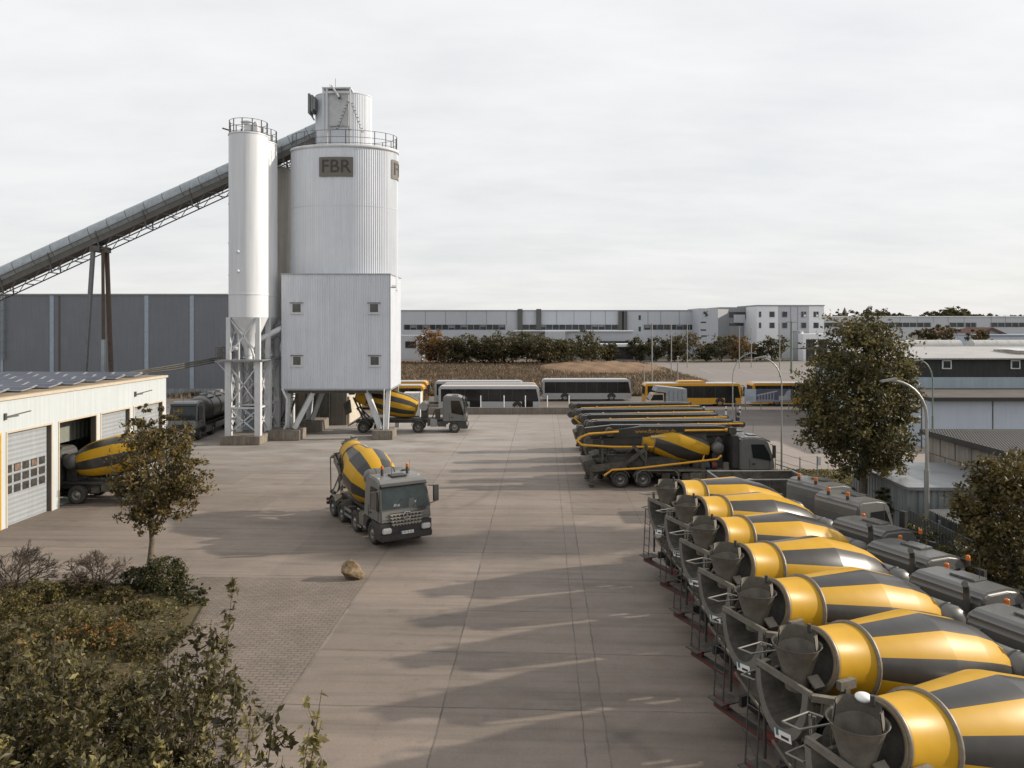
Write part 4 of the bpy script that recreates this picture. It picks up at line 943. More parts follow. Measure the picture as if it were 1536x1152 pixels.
for (x0, x1, y0, y1) in ((437, 453, 455, 470), (553, 569, 455, 470), (438, 453, 534, 549), (554, 570, 534, 549)):
    a, b, zb_, zt_ = gx(x0, d0), gx(x1, d0), gz(y1, d0), gz(y0, d0); m = M(); q = d0-.07
    m.box(a, b, q, d0-.03, zb_, zt_); m.box(a-.12, b+.12, q-.05, q, zt_, zt_+.07, 1); m.box(a-.12, b+.12, q-.05, q, zb_-.07, zb_); w = m.build('window', [white_paint, dark_steel], tw)
    m = M(); m.box(a+.12, b-.10, q-.012, q, zb_+.1, zt_-.06); m.build('pane', mat_pane3, w)
m = M(); m.tube([(bx1+.05, d0+.1, gz(431, d0)), (bx1+.3, d0-.15, gz(430, d0))], .04); m.obox((bx1+.38, d0-.25, gz(430, d0)), (.35, .3, .16), (R(-20), 0, R(20))); m.build('floodlight', white_paint, tw)
# big silo
cx, cy, Rr, Rb = gx(517, 69), 69.0, 4.82, 2.75; KY = Rb/Rr; sz0, sz1 = 13.0, gz(231, 69)
def flat(m, c, k=KY):
    m.v = [(x, c+(y-c)*k, z) for x, y, z in m.v]; return m
m = M(); n = 420; vs = []
for z in (sz0, sz1):
    for i in range(n):
        a = 2*math.pi*i/n; r = Rr+(.045 if i % 3 == 1 else 0); vs.append((cx+r*math.cos(a), cy+r*math.sin(a), z))
m.faces(vs, [(i, (i+1) % n, n+(i+1) % n, n+i) for i in range(n)])
m.lathe([(sz1-.02, Rr-.1), (sz1-.02, 0)], 48, o=(cx, cy, 0)); flat(m, cy); m.build('silo_shell', mat('ribbed silo sheet', (.58, .61, .655), .42, var=.04, scale=.5, streak=.10), tw, norm=False)
m = M(); m.lathe([(sz1, Rr+.02), (sz1, Rr+.12), (sz1+.28, Rr+.10), (sz1+.30, Rr-.3)], 96, o=(cx, cy, 0)); m.lathe([(gz(319, 70.5), Rr+.05), (gz(318.4, 70.5), Rr+.05)], 96, o=(cx, cy, 0)); flat(m, cy); m.build('rim', white_paint, tw)
def railing(parent, cx, cy, r, z, h=1.15, n=22, a0=0, a1=2*math.pi, mt=None, ky=1):
    m = M(); full = a1-a0 > 6.2
    for i in range(n+(0 if full else 1)):
        a = a0+(a1-a0)*i/n; m.box(cx+r*math.cos(a)-.035, cx+r*math.cos(a)+.035, cy+r*math.sin(a)-.035, cy+r*math.sin(a)+.035, z, z+h)
    k = n*3
    for zz in (z+.12, z+h*.5, z+h-.02):
        pts = [(cx+r*math.cos(a0+(a1-a0)*i/k), cy+r*math.sin(a0+(a1-a0)*i/k), zz) for i in range(k+1)]
        for a, b in zip(pts, pts[1:]): m.cyl(a, b, .024, n=5, caps=False)
    if ky != 1: flat(m, cy, ky)
    return m.build('railing', mt or dark_rail, parent)
railing(tw, cx, cy, Rr-.05, sz1+.3, 1.25, 22, ky=KY)
# head house
hx, hr = gx(515.5, 69), gx(557, 69)-gx(515.5, 69); hz1 = gz(147, 69); HK = .62; m = M(); n = 240; vs = []
for z in (sz1, hz1):
    for i in range(n):
        a = 2*math.pi*i/n; r = hr+(.03 if i % 3 == 1 else 0); vs.append((hx+r*math.cos(a), cy+r*math.sin(a), z))
m.faces(vs, [(i, (i+1) % n, n+(i+1) % n, n+i) for i in range(n)]); m.lathe([(hz1-.01, hr), (hz1+.02, hr+.05), (hz1+.1, hr+.03), (hz1+.1, 0)], 60, o=(hx, cy, 0)); flat(m, cy, HK); m.build('head_house', white_metal, tw, norm=False)
y0 = cy-hr*HK-.35; xl, xr = gx(485, y0), gx(525, y0)
m = M(); zb = sz1+.25; zt2 = gz(133, y0)
for x in (xl, xl+.32, xr): m.box(x-.07, x+.07, y0-.07, y0+.07, zb, zt2)
m.box(xl-.1, xr+.1, y0-.1, y0+1.2, zt2, zt2+.12); m.box(xl+.2, xr, y0-.05, y0+.05, zt2-.42, zt2-.22)
m.box(xl+.1, xr+.15, y0+.3, y0+1.5, zt2-.1, zt2-.02); m.build('hoist_frame', white_paint, tw)
m = M(); m.box(gx(491.5, y0), gx(522.5, y0), y0+.12, y0+.28, gz(188, y0), gz(141, y0)); w = m.build('hatch_panel', mat('grey panel', (.42, .43, .44), .5), tw)
m = M(); a = (gx(496, y0), y0-.12, gz(124, y0)); b = (gx(510, y0), y0-.3, gz(147, y0)); m.beam((gx(498, y0), y0-.1, zt2+.25), b, .18, .14); m.box(gx(508, y0), gx(512, y0), y0-.3, y0-.05, gz(149, y0), gz(144, y0), 1); m.build('hoist_arm', [white_paint, dark_steel], tw)
m = M(); p, q = Vector((gx(508, y0), y0-.15, gz(194, y0))), Vector((gx(524, y0), y0-.15, gz(154, y0)))
m.beam(p, q, .03); 
for i in range(9):
    c = p.lerp(q, i/8); m.box(c.x-.22, c.x+.0, c.y-.02, c.y+.02, c.z, c.z+.05)
p2, q2 = Vector((gx(543, y0+.6), y0+.55, gz(196, y0))), Vector((gx(527, y0+.2), y0+.1, gz(155, y0)))
m.beam(p2, q2, .03)
for i in range(9):
    c = p2.lerp(q2, i/8); m.box(c.x-.0, c.x+.2, c.y-.02, c.y+.02, c.z, c.z+.05)
m.box(p.x-.5, p.x+1.2, p.y-.02, p.y+.02, p.z-.08, p.z-.03)
m.build('stair', dark_rail, tw)
m = M(); m.cyl((hx-.4, cy-1.5, hz1), (hx-.4, cy-1.5, hz1+1.3), .02, n=5); m.cyl((hx-.9, cy-1.5, hz1), (hx-.9, cy-1.5, hz1+.8), .02, n=5); m.build('aerial', dark_rail, tw)
m = M(); xa, za = gx(466.5, cy-1), gz(157, cy-1)
for dx, h in ((0, 1.25), (.25, 1.05), (.45, .8)): m.box(xa+dx-.10, xa+dx+.08, cy-1.7, cy-.5, za-h*.75, za+h*.65)
m.beam((xa, cy-1, za-.9), (hx-hr+.1, cy-1, za-1.4), .12); m.beam((xa, cy-1, za+.3), (hx-hr+.1, cy-1, za+.2), .12); m.build('vent_louvre', mat('louvre', (.16, .165, .17), .6), tw)
# signs
def sign(az, w, h, z, txt):
    tab = [(0.0, az-1.2)]; st = .002                     # arc length along the flattened drum
    while tab[-1][1] < az+1.2: s_, a = tab[-1]; tab.append((s_+st*math.hypot(Rr*math.sin(a), Rb*math.cos(a)), a+st))
    mid = next(s_ for s_, a in tab if a >= az)
    def on(x, off):
        s_ = x+mid; a = next((a for q, a in tab if q >= s_), tab[-1][1]); n_ = Vector((math.cos(a)/Rr, math.sin(a)/Rb)).normalized()
        return (cx+Rr*math.cos(a)+n_.x*off, cy+Rb*math.sin(a)+n_.y*off)
    m = M(); k = 10
    for i in range(k):
        pa, pb = on(-w/2+w*i/k, .10), on(-w/2+w*(i+1)/k, .10)
        m.poly([(*pa, z-h/2), (*pb, z-h/2), (*pb, z+h/2), (*pa, z+h/2)])
    s = m.build('sign_board', sign_grey, tw, norm=False)
    m = M(); bend = lambda co: (*on(co.x, .13+co.z), z+co.y)
    m.text(txt, 1.62, (0, 0, 0), (1, 0, 0), (0, 0, 1), ext=.01, bend=bend, bold=0); m.build('lettering', sign_dark, s)
sign(R(-92.0), 3.0, 1.72, gz(250, 66.2), 'FBR'); sign(R(7), 3.0, 1.72, gz(257, 69), 'FBR')
# footings and legs
def footing(x0, x1, y0, y1, h=.78): m = M(); m.box(x0, x1, y0, y1, 0, h); m.build('footing', concrete_block, tw, bevel=.04)
def leg(p0, p1, w=.34): m = M(); m.beam(p0, p1, w, w*1.15); m.build('leg', white_paint, tw)
xa = gx(558, 64.6); footing(xa, gx(588.5, 64.6), 64.6, 67.0)
leg((gx(549, 66), 66.2, bz0-.15), (gx(571, 65.6), 65.6, .78)); leg((gx(583, 66), 65.9, bz0-.15), (gx(579, 65.6), 65.7, .78), .36)
m = M(); m.cyl((gx(576, 65.6), 65.3, .8), (gx(577, 65.6), 65.3, bz0), .05, n=8); m.build('drain_pipe', white_paint, tw)
footing(gx(398, 64.2), gx(449, 64.2), 64.2, 66.4, .85)
leg((gx(470, 66), 66.3, bz0-.15), (gx(441, 65.4), 65.4, .85)); leg((gx(432, 66), 66.3, bz0-.15), (gx(432, 66), 65.9, .85))
m = M(); m.tube([(gx(423, 65.4), 65.4, bz0), (gx(431, 65.4), 65.3, bz0-.9), (gx(430, 65.4), 65.2, 1.2), (gx(427, 65.4), 65.2, .85)], .10, 10); m.build('drain_pipe', white_paint, tw)
footing(gx(449, 69.4), gx(481, 69.4), 69.4, 72.5, .95)
leg((gx(466, 71), 71.2, bz0-.15), (gx(464, 71), 70.8, .95), .45); leg((gx(487, 71), 71.2, bz0-.15), (gx(470, 71), 70.4, .95), .32)
leg((gx(594, 71), 71.3, bz0-.15), (gx(594, 72), 72.8, 0), .4)
# control room and stair beneath the silos
m = M(); a, b = gx(362, 69), gx(421, 69); m.box(a, b, 69, 76, 0, 4.0); m.box(a-.1, b+.1, 68.9, 76.1, 4.0, 4.15, 1); m.build('control_room', [mat('control room wall', (.36, .34, .31), .7, streak=.25), dark_steel], tw)
m = M(); a, b = gx(362, 66.8), gx(401, 66.8); m.box(a, b, 66.9, 68.5, .2, 2.5); m.box(a-.1, b+.1, 66.8, 68.6, 2.5, 2.62, 1); m.build('pump_cabinet', [blue_grey, dark_steel], tw)
m = M(); a = Vector((gx(420, 67.5), 67.5, .2)); b = Vector((gx(440, 69), 69.5, 3.6))
for s in (-.35, .35): m.beam(a+Vector((s, -s, 0)), b+Vector((s, -s, 0)), .06, .22)
for i in range(12):
    c = a.lerp(b, (i+.5)/12); m.obox(c, (.75, .25, .04), (0, 0, R(-45)))
m.build('stair', dark_steel, tw)
m = M(); m.box(gx(440, 74), gx(520, 74), 74, 74.3, 0, bz0-.2); m.build('rear_wall', mat('rear wall', (.20, .185, .16), .8, streak=.3), tw)
for px in (455, 478): m = M(); m.box(gx(px, 73), gx(px+14, 73), 73.6, 73.95, .8, 3.8); m.build('rear_panel', mat_pane3, tw)

# ------------------------------------------------------------------ slim cement silos
GS = 'slim cement silos beside the mixing tower'
def slim(label, px, d, r, z0, zt, mt, detail):
    x = gx(px, d); p = thing('cement_silo', label, 'silo', (x, d, 0), 0, GS)
    zc = 10.5; m = M(); m.lathe([(zc, r), (zt, r)], 64); m.lathe([(zc+1.86, r), (zc+1.87, r+.04), (zc+1.97, r+.04), (zc+1.98, r)], 64, smooth=False); m.lathe([(zt, r), (zt+.03, r+.05), (zt+.12, r+.05), (zt+.14, r-.02), (zt+.28, 0)], 64, smooth=False); m.build('shell', mt, p)
    m = M(); m.lathe([(zc, r-.01), (7.9, .42)], 40); m.lathe([(7.9, .42), (7.3, .35)], 40); m.build('cone', mt, p)
    hw = 1.22
    for sx in (-1, 1):
        for sy in (-1, 1):
            m = M(); m.box(sx*hw-.17, sx*hw+.17, sy*hw-.17, sy*hw+.17, 7.0, zc-.02); m.box(sx*hw-.24, sx*hw+.24, sy*hw-.24, sy*hw+.24, z0, 7.0); m.build('leg', white_paint, p)
    m = M(); t = .095
    def X(a0, a1, b0, b1, fixed, ax):
        P = (lambda u, z: (u, fixed, z)) if ax == 'x' else (lambda u, z: (fixed, u, z))
        m.beam(P(a0, b0), P(a1, b1), t); m.beam(P(a1, b0), P(a0, b1), t)
    for f in (-hw, hw):
        for ax in 'xy':
            X(-hw, hw, .9, 2.9, f, ax); X(-hw, hw, 3.2, 6.6, f, ax); X(-hw, hw, 7.4, zc, f, ax) if f < 0 else None
            for z in (3.0, 6.85):
                P = (lambda u: (u, f, z)) if ax == 'x' else (lambda u: (f, u, z)); m.beam(P(-hw), P(hw), .14)
    m.build('bracing', white_paint, p)
    m = M(); m.box(-1.9, 1.75, -1.9, 1.75, 6.9, 7.0); m.build('platform', galv, p)
    m = M(); m.cyl((0, 0, 7.35), (0, 0, 6.6), .3, n=14); m.cyl((.1, -.3, 8.2), (2.9, 3.6, 10.2), .24, n=14); m.ball((-.9, -.5, 7.9), .4, 12, 8, sz=.7); m.tube([(-.3, -.4, 8.6), (.3, -.5, 8.2), (.6, -.4, 7.2), (.5, -.2, 6.2)], .10, 8); m.cyl((.9, -.9, 6.0), (.9, -.9, 9.2), .06, n=6); m.cyl((-.5, -.9, 3.0), (-.5, -.9, 9.2), .07, n=6); m.build('feed_screw', white_paint, p)
    if detail:
        m = M(); m.box(-1.75, 1.5, -1.75, 2.0, 0, .72); m.build('footing', concrete_block, p, bevel=.04)
        m = M(); m.cyl((0, 0, zt), (0, 0, zt+1.15), .36, n=18); m.lathe([(zt+1.15, .36), (zt+1.2, .5), (zt+1.3, .5), (zt+1.32, 0)], 18); m.box(-.6, -.3, -.2, .2, zt+1.2, zt+1.3); m.box(.45, .8, -.3, .3, zt+.2, zt+1.1); m.cyl((.62, 0, zt+.2), (.62, 0, zt+1.3), .12, n=10); m.build('vent_filter', white_paint, p)
        m = M(); m.beam((-1.5, -.4, zt+.5), (-2.0, -.6, zt+.62), .12, .1); m.build('lamp_arm', dark_steel, p)
        m = M()
        for z in (11.5, 14, 16.7, 20, 23): m.box(-r-.10, -r+.05, -.1, .1, z, z+.12)
        m.cyl((-r-.05, .0, 10.5), (-r-.05, 0, zt), .025, n=5); m.build('cable_clips', galv, p)
        m = M()
        for z in (14.3, 15.9): m.ball((-.3, -r+.02, z), .14, 10, 6)
        m.build('level_sensor', white, p)
    railing(p, 0, 0, r-.05, zt+.1, 1.15, 12)
    return p
def railing_box(parent, x0, x1, y0, y1, z, h=1.1):
    m = M(); cs = [(x0, y0), (x1, y0), (x1, y1), (x0, y1)]
    for a, b in zip(cs, cs[1:]+cs[:1]):
        for zz in (z+.1, z+h*.55, z+h): m.cyl((*a, zz), (*b, zz), .025, n=5)
        for i in range(6): q = (a[0]+(b[0]-a[0])*i/6, a[1]+(b[1]-a[1])*i/6); m.cyl((*q, z), (*q, z+h), .025, n=5)
    m.build('railing', dark_rail, parent)
slim('front slim cement silo, tallest of the three, on white braced legs', 373, 63.5, 1.59, .72, gz(206, 63.5), silo_white, True)
slim('second slim cement silo half hidden behind the front one', 388.5, 66.3, 1.55, .0, gz(218, 66.3), silo_white, False)
slim('slim silo beside the mixing tower, painted brown for the shade it stands in', 412.5, 70.8, 1.57, .0, gz(256, 70.8), silo_shaded, False)
# side platform
p = thing('access_platform', 'steel side platform with railing at the foot of the slim silo', 'platform', (gx(337, 63), 63.4, 0))
m = M(); m.box(-.6, .35, -1, 1, 6.75, 6.9); m.build('deck', galv, p); railing_box(p, -.55, .3, -.95, .95, 6.9, 1.1)
m = M(); m.beam((-.5, .6, 6.75), (.5, .6, 5.6), .1); m.beam((-.5, -.6, 6.75), (.5, -.6, 5.6), .1); m.build('bracket', white_paint, p)
# cable bridge from the hall roof to the platform
m = M(); a, b = Vector((gx(190, 58), 58, gz(562.5, 58))), Vector((gx(330, 63.4), 63.4, gz(542, 63.4)))
for k, o in enumerate((0, .18, .34)): m.tube([a+Vector((0, 0, o*.5)), a.lerp(b, .5)+Vector((0, 0, o-.12)), b+Vector((0, 0, o))], .07, 6)
o = m.build('cable_bridge', dark_steel); tag(o, 'bundle of black pipes sloping from the hall roof up to the silo platform', 'pipe')

# ------------------------------------------------------------------ inclined conveyor
cv = thing('conveyor', 'long inclined covered conveyor rising to the tower head', 'conveyor')
A = Vector((gx(492, 69.8), 69.8, gz(193, 69.8))); B = Vector((gx(0, 67), 67, gz(418, 67))); dd = (B-A).normalized(); END = B+dd*14
side = dd.cross(Vector((0, 0, 1))).normalized(); upv = side.cross(dd).normalized()
if upv.z < 0: upv = -upv
Lc = (END-A).length; m = M(); k = int(Lc/1.75); r = .98
for i in range(k):                                   # shells of the hood, overlapping
    a = A+dd*(i*Lc/k); b = A+dd*((i+1.01)*Lc/k); q = 14; pa, pb = [], []
    for j in range(q+1):
        t = R(-28)+R(236)*j/q; o = side*math.cos(t)*r+upv*(math.sin(t)*r*.92); pa.append(a+o*1.0); pb.append(b+o*1.025)
    for j in range(q): m.poly([pa[j], pa[j+1], pb[j+1], pb[j]], 0, True)
    for j in range(q): o = .03; m.poly([pb[j], pb[j+1], pb[j+1]+dd*.06+upv*.0, pb[j]+dd*.06], 1)
m.build('hood', [tube_metal, dark_steel], cv, norm=False)
m = M(); m.beam(A-upv*.62, END-upv*.62, 1.7, .5, up=upv); m.build('belt_trough', belt_dark, cv)
m = M(); lo = 1.55
for s in (-.8, .8):
    m.beam(A+side*s-upv*lo, END+side*s-upv*lo, .09, up=upv); m.beam(A+side*s-upv*.85, END+side*s-upv*.85, .14, up=upv); m.beam(A+side*s*1.28-upv*.1, END+side*s*1.28-upv*.1, .06, up=upv)
    n = int(Lc/1.1)
    for i in range(n):
        a, b = A+dd*(i*Lc/n), A+dd*((i+1)*Lc/n); hi, l2 = (.85, lo) if i % 2 else (lo, .85); m.beam(a+side*s-upv*hi, b+side*s-upv*l2, .05, up=upv)
        if i % 4 == 0: m.beam(a+side*s*1.25+upv*.05, a+side*s-upv*lo+dd*.5, .09, up=side)
n = int(Lc/2.2)
for i in range(n): a = A+dd*(i*Lc/n); m.beam(a-side*.8-upv*lo, a+side*.8-upv*lo, .07, up=upv)
m.build('truss', mat('truss steel', (.115, .11, .105), .6, .3), cv)
t = (gx(152, 68)-A.x)/dd.x; T = A+dd*t; zt_ = T.z-1.6
m = M()
m.beam((T.x-.2, T.y-.8, zt_), (gx(121, T.y-1.4), T.y-1.4, -0.1), .30, .30); m.build('trestle_leg', mat('dark leg steel', (.14, .145, .15), .5, .4), cv)
m = M(); m.beam((T.x+.15, T.y+.8, zt_), (gx(170, T.y+1.4), T.y+1.4, -.1), .30, .30); m.build('trestle_leg', rust, cv)
m = M(); m.beam((T.x+.55, T.y-.6, zt_+.3), (T.x+.6, T.y-.6, zt_-8.0), .20, .20); m.build('cable_duct', rust, cv)
m = M(); m.beam((T.x+.6, T.y-.6, zt_-8.0), (T.x+.62, T.y-.6, zt_-14.2), .28); m.box(T.x+.42, T.x+.85, T.y-.85, T.y-.4, zt_-15.0, zt_-14.2, 1); m.build('duct_tail', [tube_metal, rust], cv)
m = M(); m.box(T.x-.45, T.x+.45, T.y-1.0, T.y+1.0, zt_-.15, zt_+.35); m.build('trestle_head', dark_steel, cv)
m = M(); m.beam((T.x-.9, T.y, zt_+1.2), (T.x+.2, T.y-.9, zt_), .2); m.build('head_strut', dark_steel, cv)
m = M(); z = zt_-11.6; m.beam((T.x-1.35, T.y-1.2, z), (T.x+1.15, T.y+1.2, z), .3); m.build('cross_beam', dark_steel, cv)

# ------------------------------------------------------------------ container by the loading truck
p = thing('shipping_container', 'cream ribbed container standing behind the loading truck', 'container', (gx(486, 74.3), 74.3, 0))
m = M(); m.corrugated((0, 0), (2.5, 0), .15, 2.7, .22, .04); m.corrugated((2.5, 0), (2.5, 6), .15, 2.7, .22, .04); m.box(0.01, 2.49, .05, 6, .12, 2.75); m.build('shell', mat('cream container', (.58, .53, .44), .6, streak=.25), p)
m = M()
for x in (.0, 2.42): m.box(x, x+.1, -.06, .05, 0, 2.78)
m.box(0.1, 2.42, -.05, .05, 2.66, 2.78); m.box(.1, 2.42, -.05, .05, 0, .14); m.build('frame', mat('container frame', (.48, .43, .35), .6), p)
p = thing('shipping_container', 'white ribbed container end behind the loading truck drum', 'container', (gx(605, 80.5), 80.3, 0))
m = M(); m.corrugated((0, 0), (1.75, 0), .15, 2.5, .22, .04); m.box(.01, 1.74, .05, 2, .1, 2.55); m.box(1.75, 1.85, -.05, 2, 0, 2.6); m.build('shell', mat('white container', (.55, .54, .52), .6, streak=.2), p)
# boulder
rnd = random.Random(12); bm = bmesh.new(); bmesh.ops.create_icosphere(bm, subdivisions=4, radius=.5)
from mathutils import noise as mn
cuts = [(Vector((rnd.gauss(0, 1), rnd.gauss(0, 1), rnd.gauss(0, .8))).normalized(), rnd.uniform(.25, .40)) for _ in range(9)]
for v in bm.verts:
    for nn, h in cuts:
        e = v.co.dot(nn)-h
        if e > 0: v.co -= nn*e*.92
    v.co *= 1+.10*mn.noise(v.co*4)+.05*mn.noise(v.co*11); v.co.z = max(v.co.z*1.12, -.38)
me = bpy.data.meshes.new('boulder'); bm.to_mesh(me); bm.free(); me.materials.append(stone); o = bpy.data.objects.new('boulder', me); C.objects.link(o)
q = gp(525, 872); o.location = (q.x, q.y+.35, .29); o.scale = (1.12, 1.0, .78); tag(o, 'brown boulder standing on the edge of the brick paving', 'boulder')
# ------------------------------------------------------------------ factory and offices on the skyline
def bx(px0, px1, d): return gx(px0, d), gx(px1, d)
D = 228
p = thing('factory_building', 'long grey white factory with a ribbon of windows across the background', 'factory')
a, b = bx(560, 1050, D); zt = gz(466.5, D); m = M(); m.box(a, b, D, D+60, 0, zt); m.build('wall', fac_white, p)
m = M(); m.box(a-.1, b+.1, D-.15, D+60, zt, zt+.3); m.build('parapet', fac_grey, p)
zw0, zw1 = gz(494.5, D), gz(487, D)
for q in (638, 668.5, 699.5, 729.5, 759.5, 835, 861, 886, 908, 972, 991, 1019): x = gx(q, D); m = M(); m.box(x-.1, x+.1, D-.03, D-.003, zw1, zt); m.build('panel_joint', fac_grey, p)
for q0, q1 in ((606, 758), (783, 804.5), (809, 927), (966, 1044)):
    x0, x1 = bx(q0, q1, D); m = M(); m.box(x0, x1, D-.06, D-.005, zw0, zw1); w = m.build('window_ribbon', fac_window, p)
    m = M(); n = int((x1-x0)/1.9)
    for i in range(n+1): x = x0+(x1-x0)*i/n; m.box(x-.09, x+.09, D-.10, D-.06, zw0, zw1)
    m.build('mullion', fac_grey, w)
    m = M(); rnd = random.Random(int(q0))
    for i in range(n):
        if rnd.random() < .16: x = x0+(x1-x0)*i/n; h = rnd.uniform(.3, .8); m.box(x+.2, x+1.7, D-.08, D-.065, zw1-(zw1-zw0)*h, zw1-.1)
    m.build('blind', mat('window blind', (.17, .175, .18), .5) if q0 == 606 else bpy.data.materials['window blind'], w)
for q in (780, 808, 931, 936.5):
    x = gx(q, D); m = M(); m.box(x-.75, x+.75, D-1.0, D-.01, 6.5, zt+.6 if q < 900 else zt-.1); m.build('duct', mat('dark duct', (.085, .085, .08), .6) if q == 780 else bpy.data.materials['dark duct'], p)
for y in (477, 494): x = gx(959.5, D); m = M(); m.box(x-.35, x+.35, D-.05, D-.01, gz(y+3, D), gz(y-4, D)); m.build('window', fac_window, p)
m = M(); a, b = bx(600, 629, 200); m.box(a-4, b, 206, 212, 0, gz(503, 206)); m.build('annex', fac_white, p); m = M(); m.box(gx(608, 206), gx(624, 206), 205.9, 205.99, gz(522, 206), gz(512, 206)); m.build('annex_window', fac_window, p)
m = M(); m.box(gx(775, 215), gx(950, 215), 215, D, 0, gz(497, 215)); m.box(gx(818, 212), gx(848, 212), 212, 215, 0, gz(497, 212)); m.build('loading_block', fac_white, p)
m = M(); m.box(gx(770, 214), gx(950, 214), 213.6, 216, gz(497, 214), gz(495.5, 214)); m.build('canopy', off_white, p)
p = thing('low_shed', 'low white roofed shed with a dark open front before the factory', 'shed')
m = M(); m.box(gx(880, 205), gx(985, 205), 205, 209, 0, gz(520, 205)); m.build('wall', fac_grey, p); m = M(); m.box(gx(878, 204), gx(988, 204), 203.6, 210, gz(520, 204), gz(516, 204)); m.build('roof', off_white, p)
m = M(); m.box(gx(899, 212), gx(942, 212), 211.9, 212.0, gz(515, 212), gz(511.5, 212)); m.box(gx(882, 204.9), gx(950, 204.9), 204.9, 204.99, .3, gz(522, 205)); m.build('opening', fac_window, p)
# stair block and recessed grey wing
p = thing('stair_block', 'grey stair block with small dark openings beside the offices', 'building')
D = 220; a, b = bx(1048, 1077, D); zt = gz(462.5, D); m = M(); m.box(a, b, D, D+14, 0, zt); m.build('wall', fac_white, p)
m = M(); m.prism([(b, D), (b+9, D+8), (b+9, D+14), (b, D+14)], 0, zt-.2, axis='z'); m.build('angled_wall', fac_grey, p)
m = M()
for q, y in ((1055, 483.5), (1055, 495), (1056, 504)): x = gx(q, D); m.box(x-.8, x+.8, D-.05, D-.01, gz(y+1, D), gz(y-1, D))
m.beam((gx(1058, D), D-.1, gz(475, D)), (gx(1061, D), D-.1, gz(466, D)), .12); m.ball((gx(1057, D), D-.1, gz(469, D)), .4, 8, 6); m.ball((gx(1060, D), D-.1, gz(472, D)), .4, 8, 6); m.build('openings', fac_window, p)
p = thing('office_building', 'three storey white and grey office block with square windows', 'office block')
D = 214; x0, x1, x2, x3, x4 = [gx(q, D) for q in (1135, 1146, 1167, 1213.5, 1236)]; zt = gz(459, D)
m = M(); m.box(x0, x2, D, D+18, 0, zt); m.box(x3, x4, D, D+18, 0, zt); m.build('wall', off_white, p)
m = M(); m.box(x2, x3, D+.05, D+18, 0, zt); m.build('wall_grey', mat('office grey', (.43, .44, .47), .55), p)
m = M(); m.box(x0-.15, x4+.15, D-.15, D+18.1, zt, zt+.3); m.build('parapet', fac_grey, p)
m = M()
for q in (1186, 1196.5): x = gx(q, D); m.box(x-.12, x+.12, D+.0, D+.045, 0, zt)
m.build('joint', fac_grey, p)
for q in (1140, 1158, 1177, 1205.5, 1224):
    for y in (471.5, 488):
        w = 1.5 if q != 1140 else .7; x = gx(q, D); m = M(); m.box(x-w/2, x+w/2, D-.08, D+.04, gz(y+4.2, D), gz(y-4.2, D)); wn_ = m.build('window', fac_grey, p)
        m = M(); m.box(x-w/2+.1, x+w/2-.1, D-.10, D-.08, gz(y+3.8, D), gz(y-3.8, D)); m.build('pane', fac_window, wn_)
        if y < 480 and q > 1200:
            m = M(); m.box(x+.05, x+w/2-.15, D-.11, D-.10, gz(y+3.4, D), gz(y+.4, D)); m.box(x-.03, x+.03, D-.12, D-.1, gz(y+4, D), gz(y-4, D)); m.build('blind', off_white, wn_)
m = M(); m.box(gx(1076, 226), x0, 224, 238, 0, gz(461, 226)); m.build('wing', fac_grey, p)
for y0, y1, q0, q1 in ((468, 476.5, 1081, 1135), (485, 488.5, 1081, 1115), (485, 492, 1122, 1135)):
    m = M(); m.box(gx(q0, 224), gx(q1, 224), 223.9, 223.99, gz(y1, 224), gz(y0, 224)); m.build('wing_window', fac_window, p)
m = M(); m.box(gx(1100, 224), gx(1117, 224), 223.6, 223.9, gz(484, 224), gz(472, 224)); m.box(gx(1116, 224), gx(1122, 224), 223.5, 223.9, 0, gz(480, 224)); m.build('balcony_panel', fac_white, p)
p = thing('storage_tank', 'short grey cylindrical tank in front of the offices', 'tank', (gx(1197, 205), 205, 0)); m = M(); m.lathe([(0, 1.4), (gz(497, 205), 1.4), (gz(496, 205), 1.1), (gz(496, 205), 0)], 24); m.build('shell', fac_grey, p); m = M(); m.lathe([(gz(497.5, 205), 1.45), (gz(497, 205), 1.5)], 24); m.build('rim', galv, p)
p = thing('gatehouse', 'low white block with dark door openings below the offices', 'building'); m = M(); m.box(gx(1205, 200), gx(1262, 200), 200, 208, 0, gz(501, 200)); m.build('wall', off_white, p)
for q0, q1 in ((1209, 1222), (1228, 1240)): m = M(); m.box(gx(q0, 200), gx(q1, 200), 199.93, 199.99, 0, gz(509, 200)); m.build('opening', fac_window, p)
p = thing('factory_building', 'white factory with window ribbon on the skyline right of the big tree', 'factory'); D = 245
a, b = bx(1236, 1800, D); zt = gz(475.5, D); m = M(); m.box(a, b, D, D+40, 0, zt); m.build('wall', fac_white, p); m = M(); m.box(a, b+.1, D-.2, D+40.1, zt, zt+.3); m.build('parapet', off_white, p)
for q0, q1 in ((1236, 1262), (1290, 1396), (1424, 1446), (1448, 1464), (1486, 1780)):
    x0, x1 = bx(q0, q1, D); z0, z1 = gz(490.5, D), gz(484, D); m = M(); m.box(x0, x1, D-.06, D-.01, z0, z1); w = m.build('window_ribbon', fac_window, p); m = M(); n = max(2, int((x1-x0)/2.2))
    for i in range(n+1): x = x0+(x1-x0)*i/n; m.box(x-.12, x+.12, D-.1, D-.06, z0, z1)
    m.build('mullion', fac_grey, w)
for q in (1350, 1376, 1400, 1422, 1446, 1487, 1508): x = gx(q, D); m = M(); m.box(x-.08, x+.08, D-.03, D-.005, gz(484, D), zt); m.build('panel_joint', fac_grey, p)
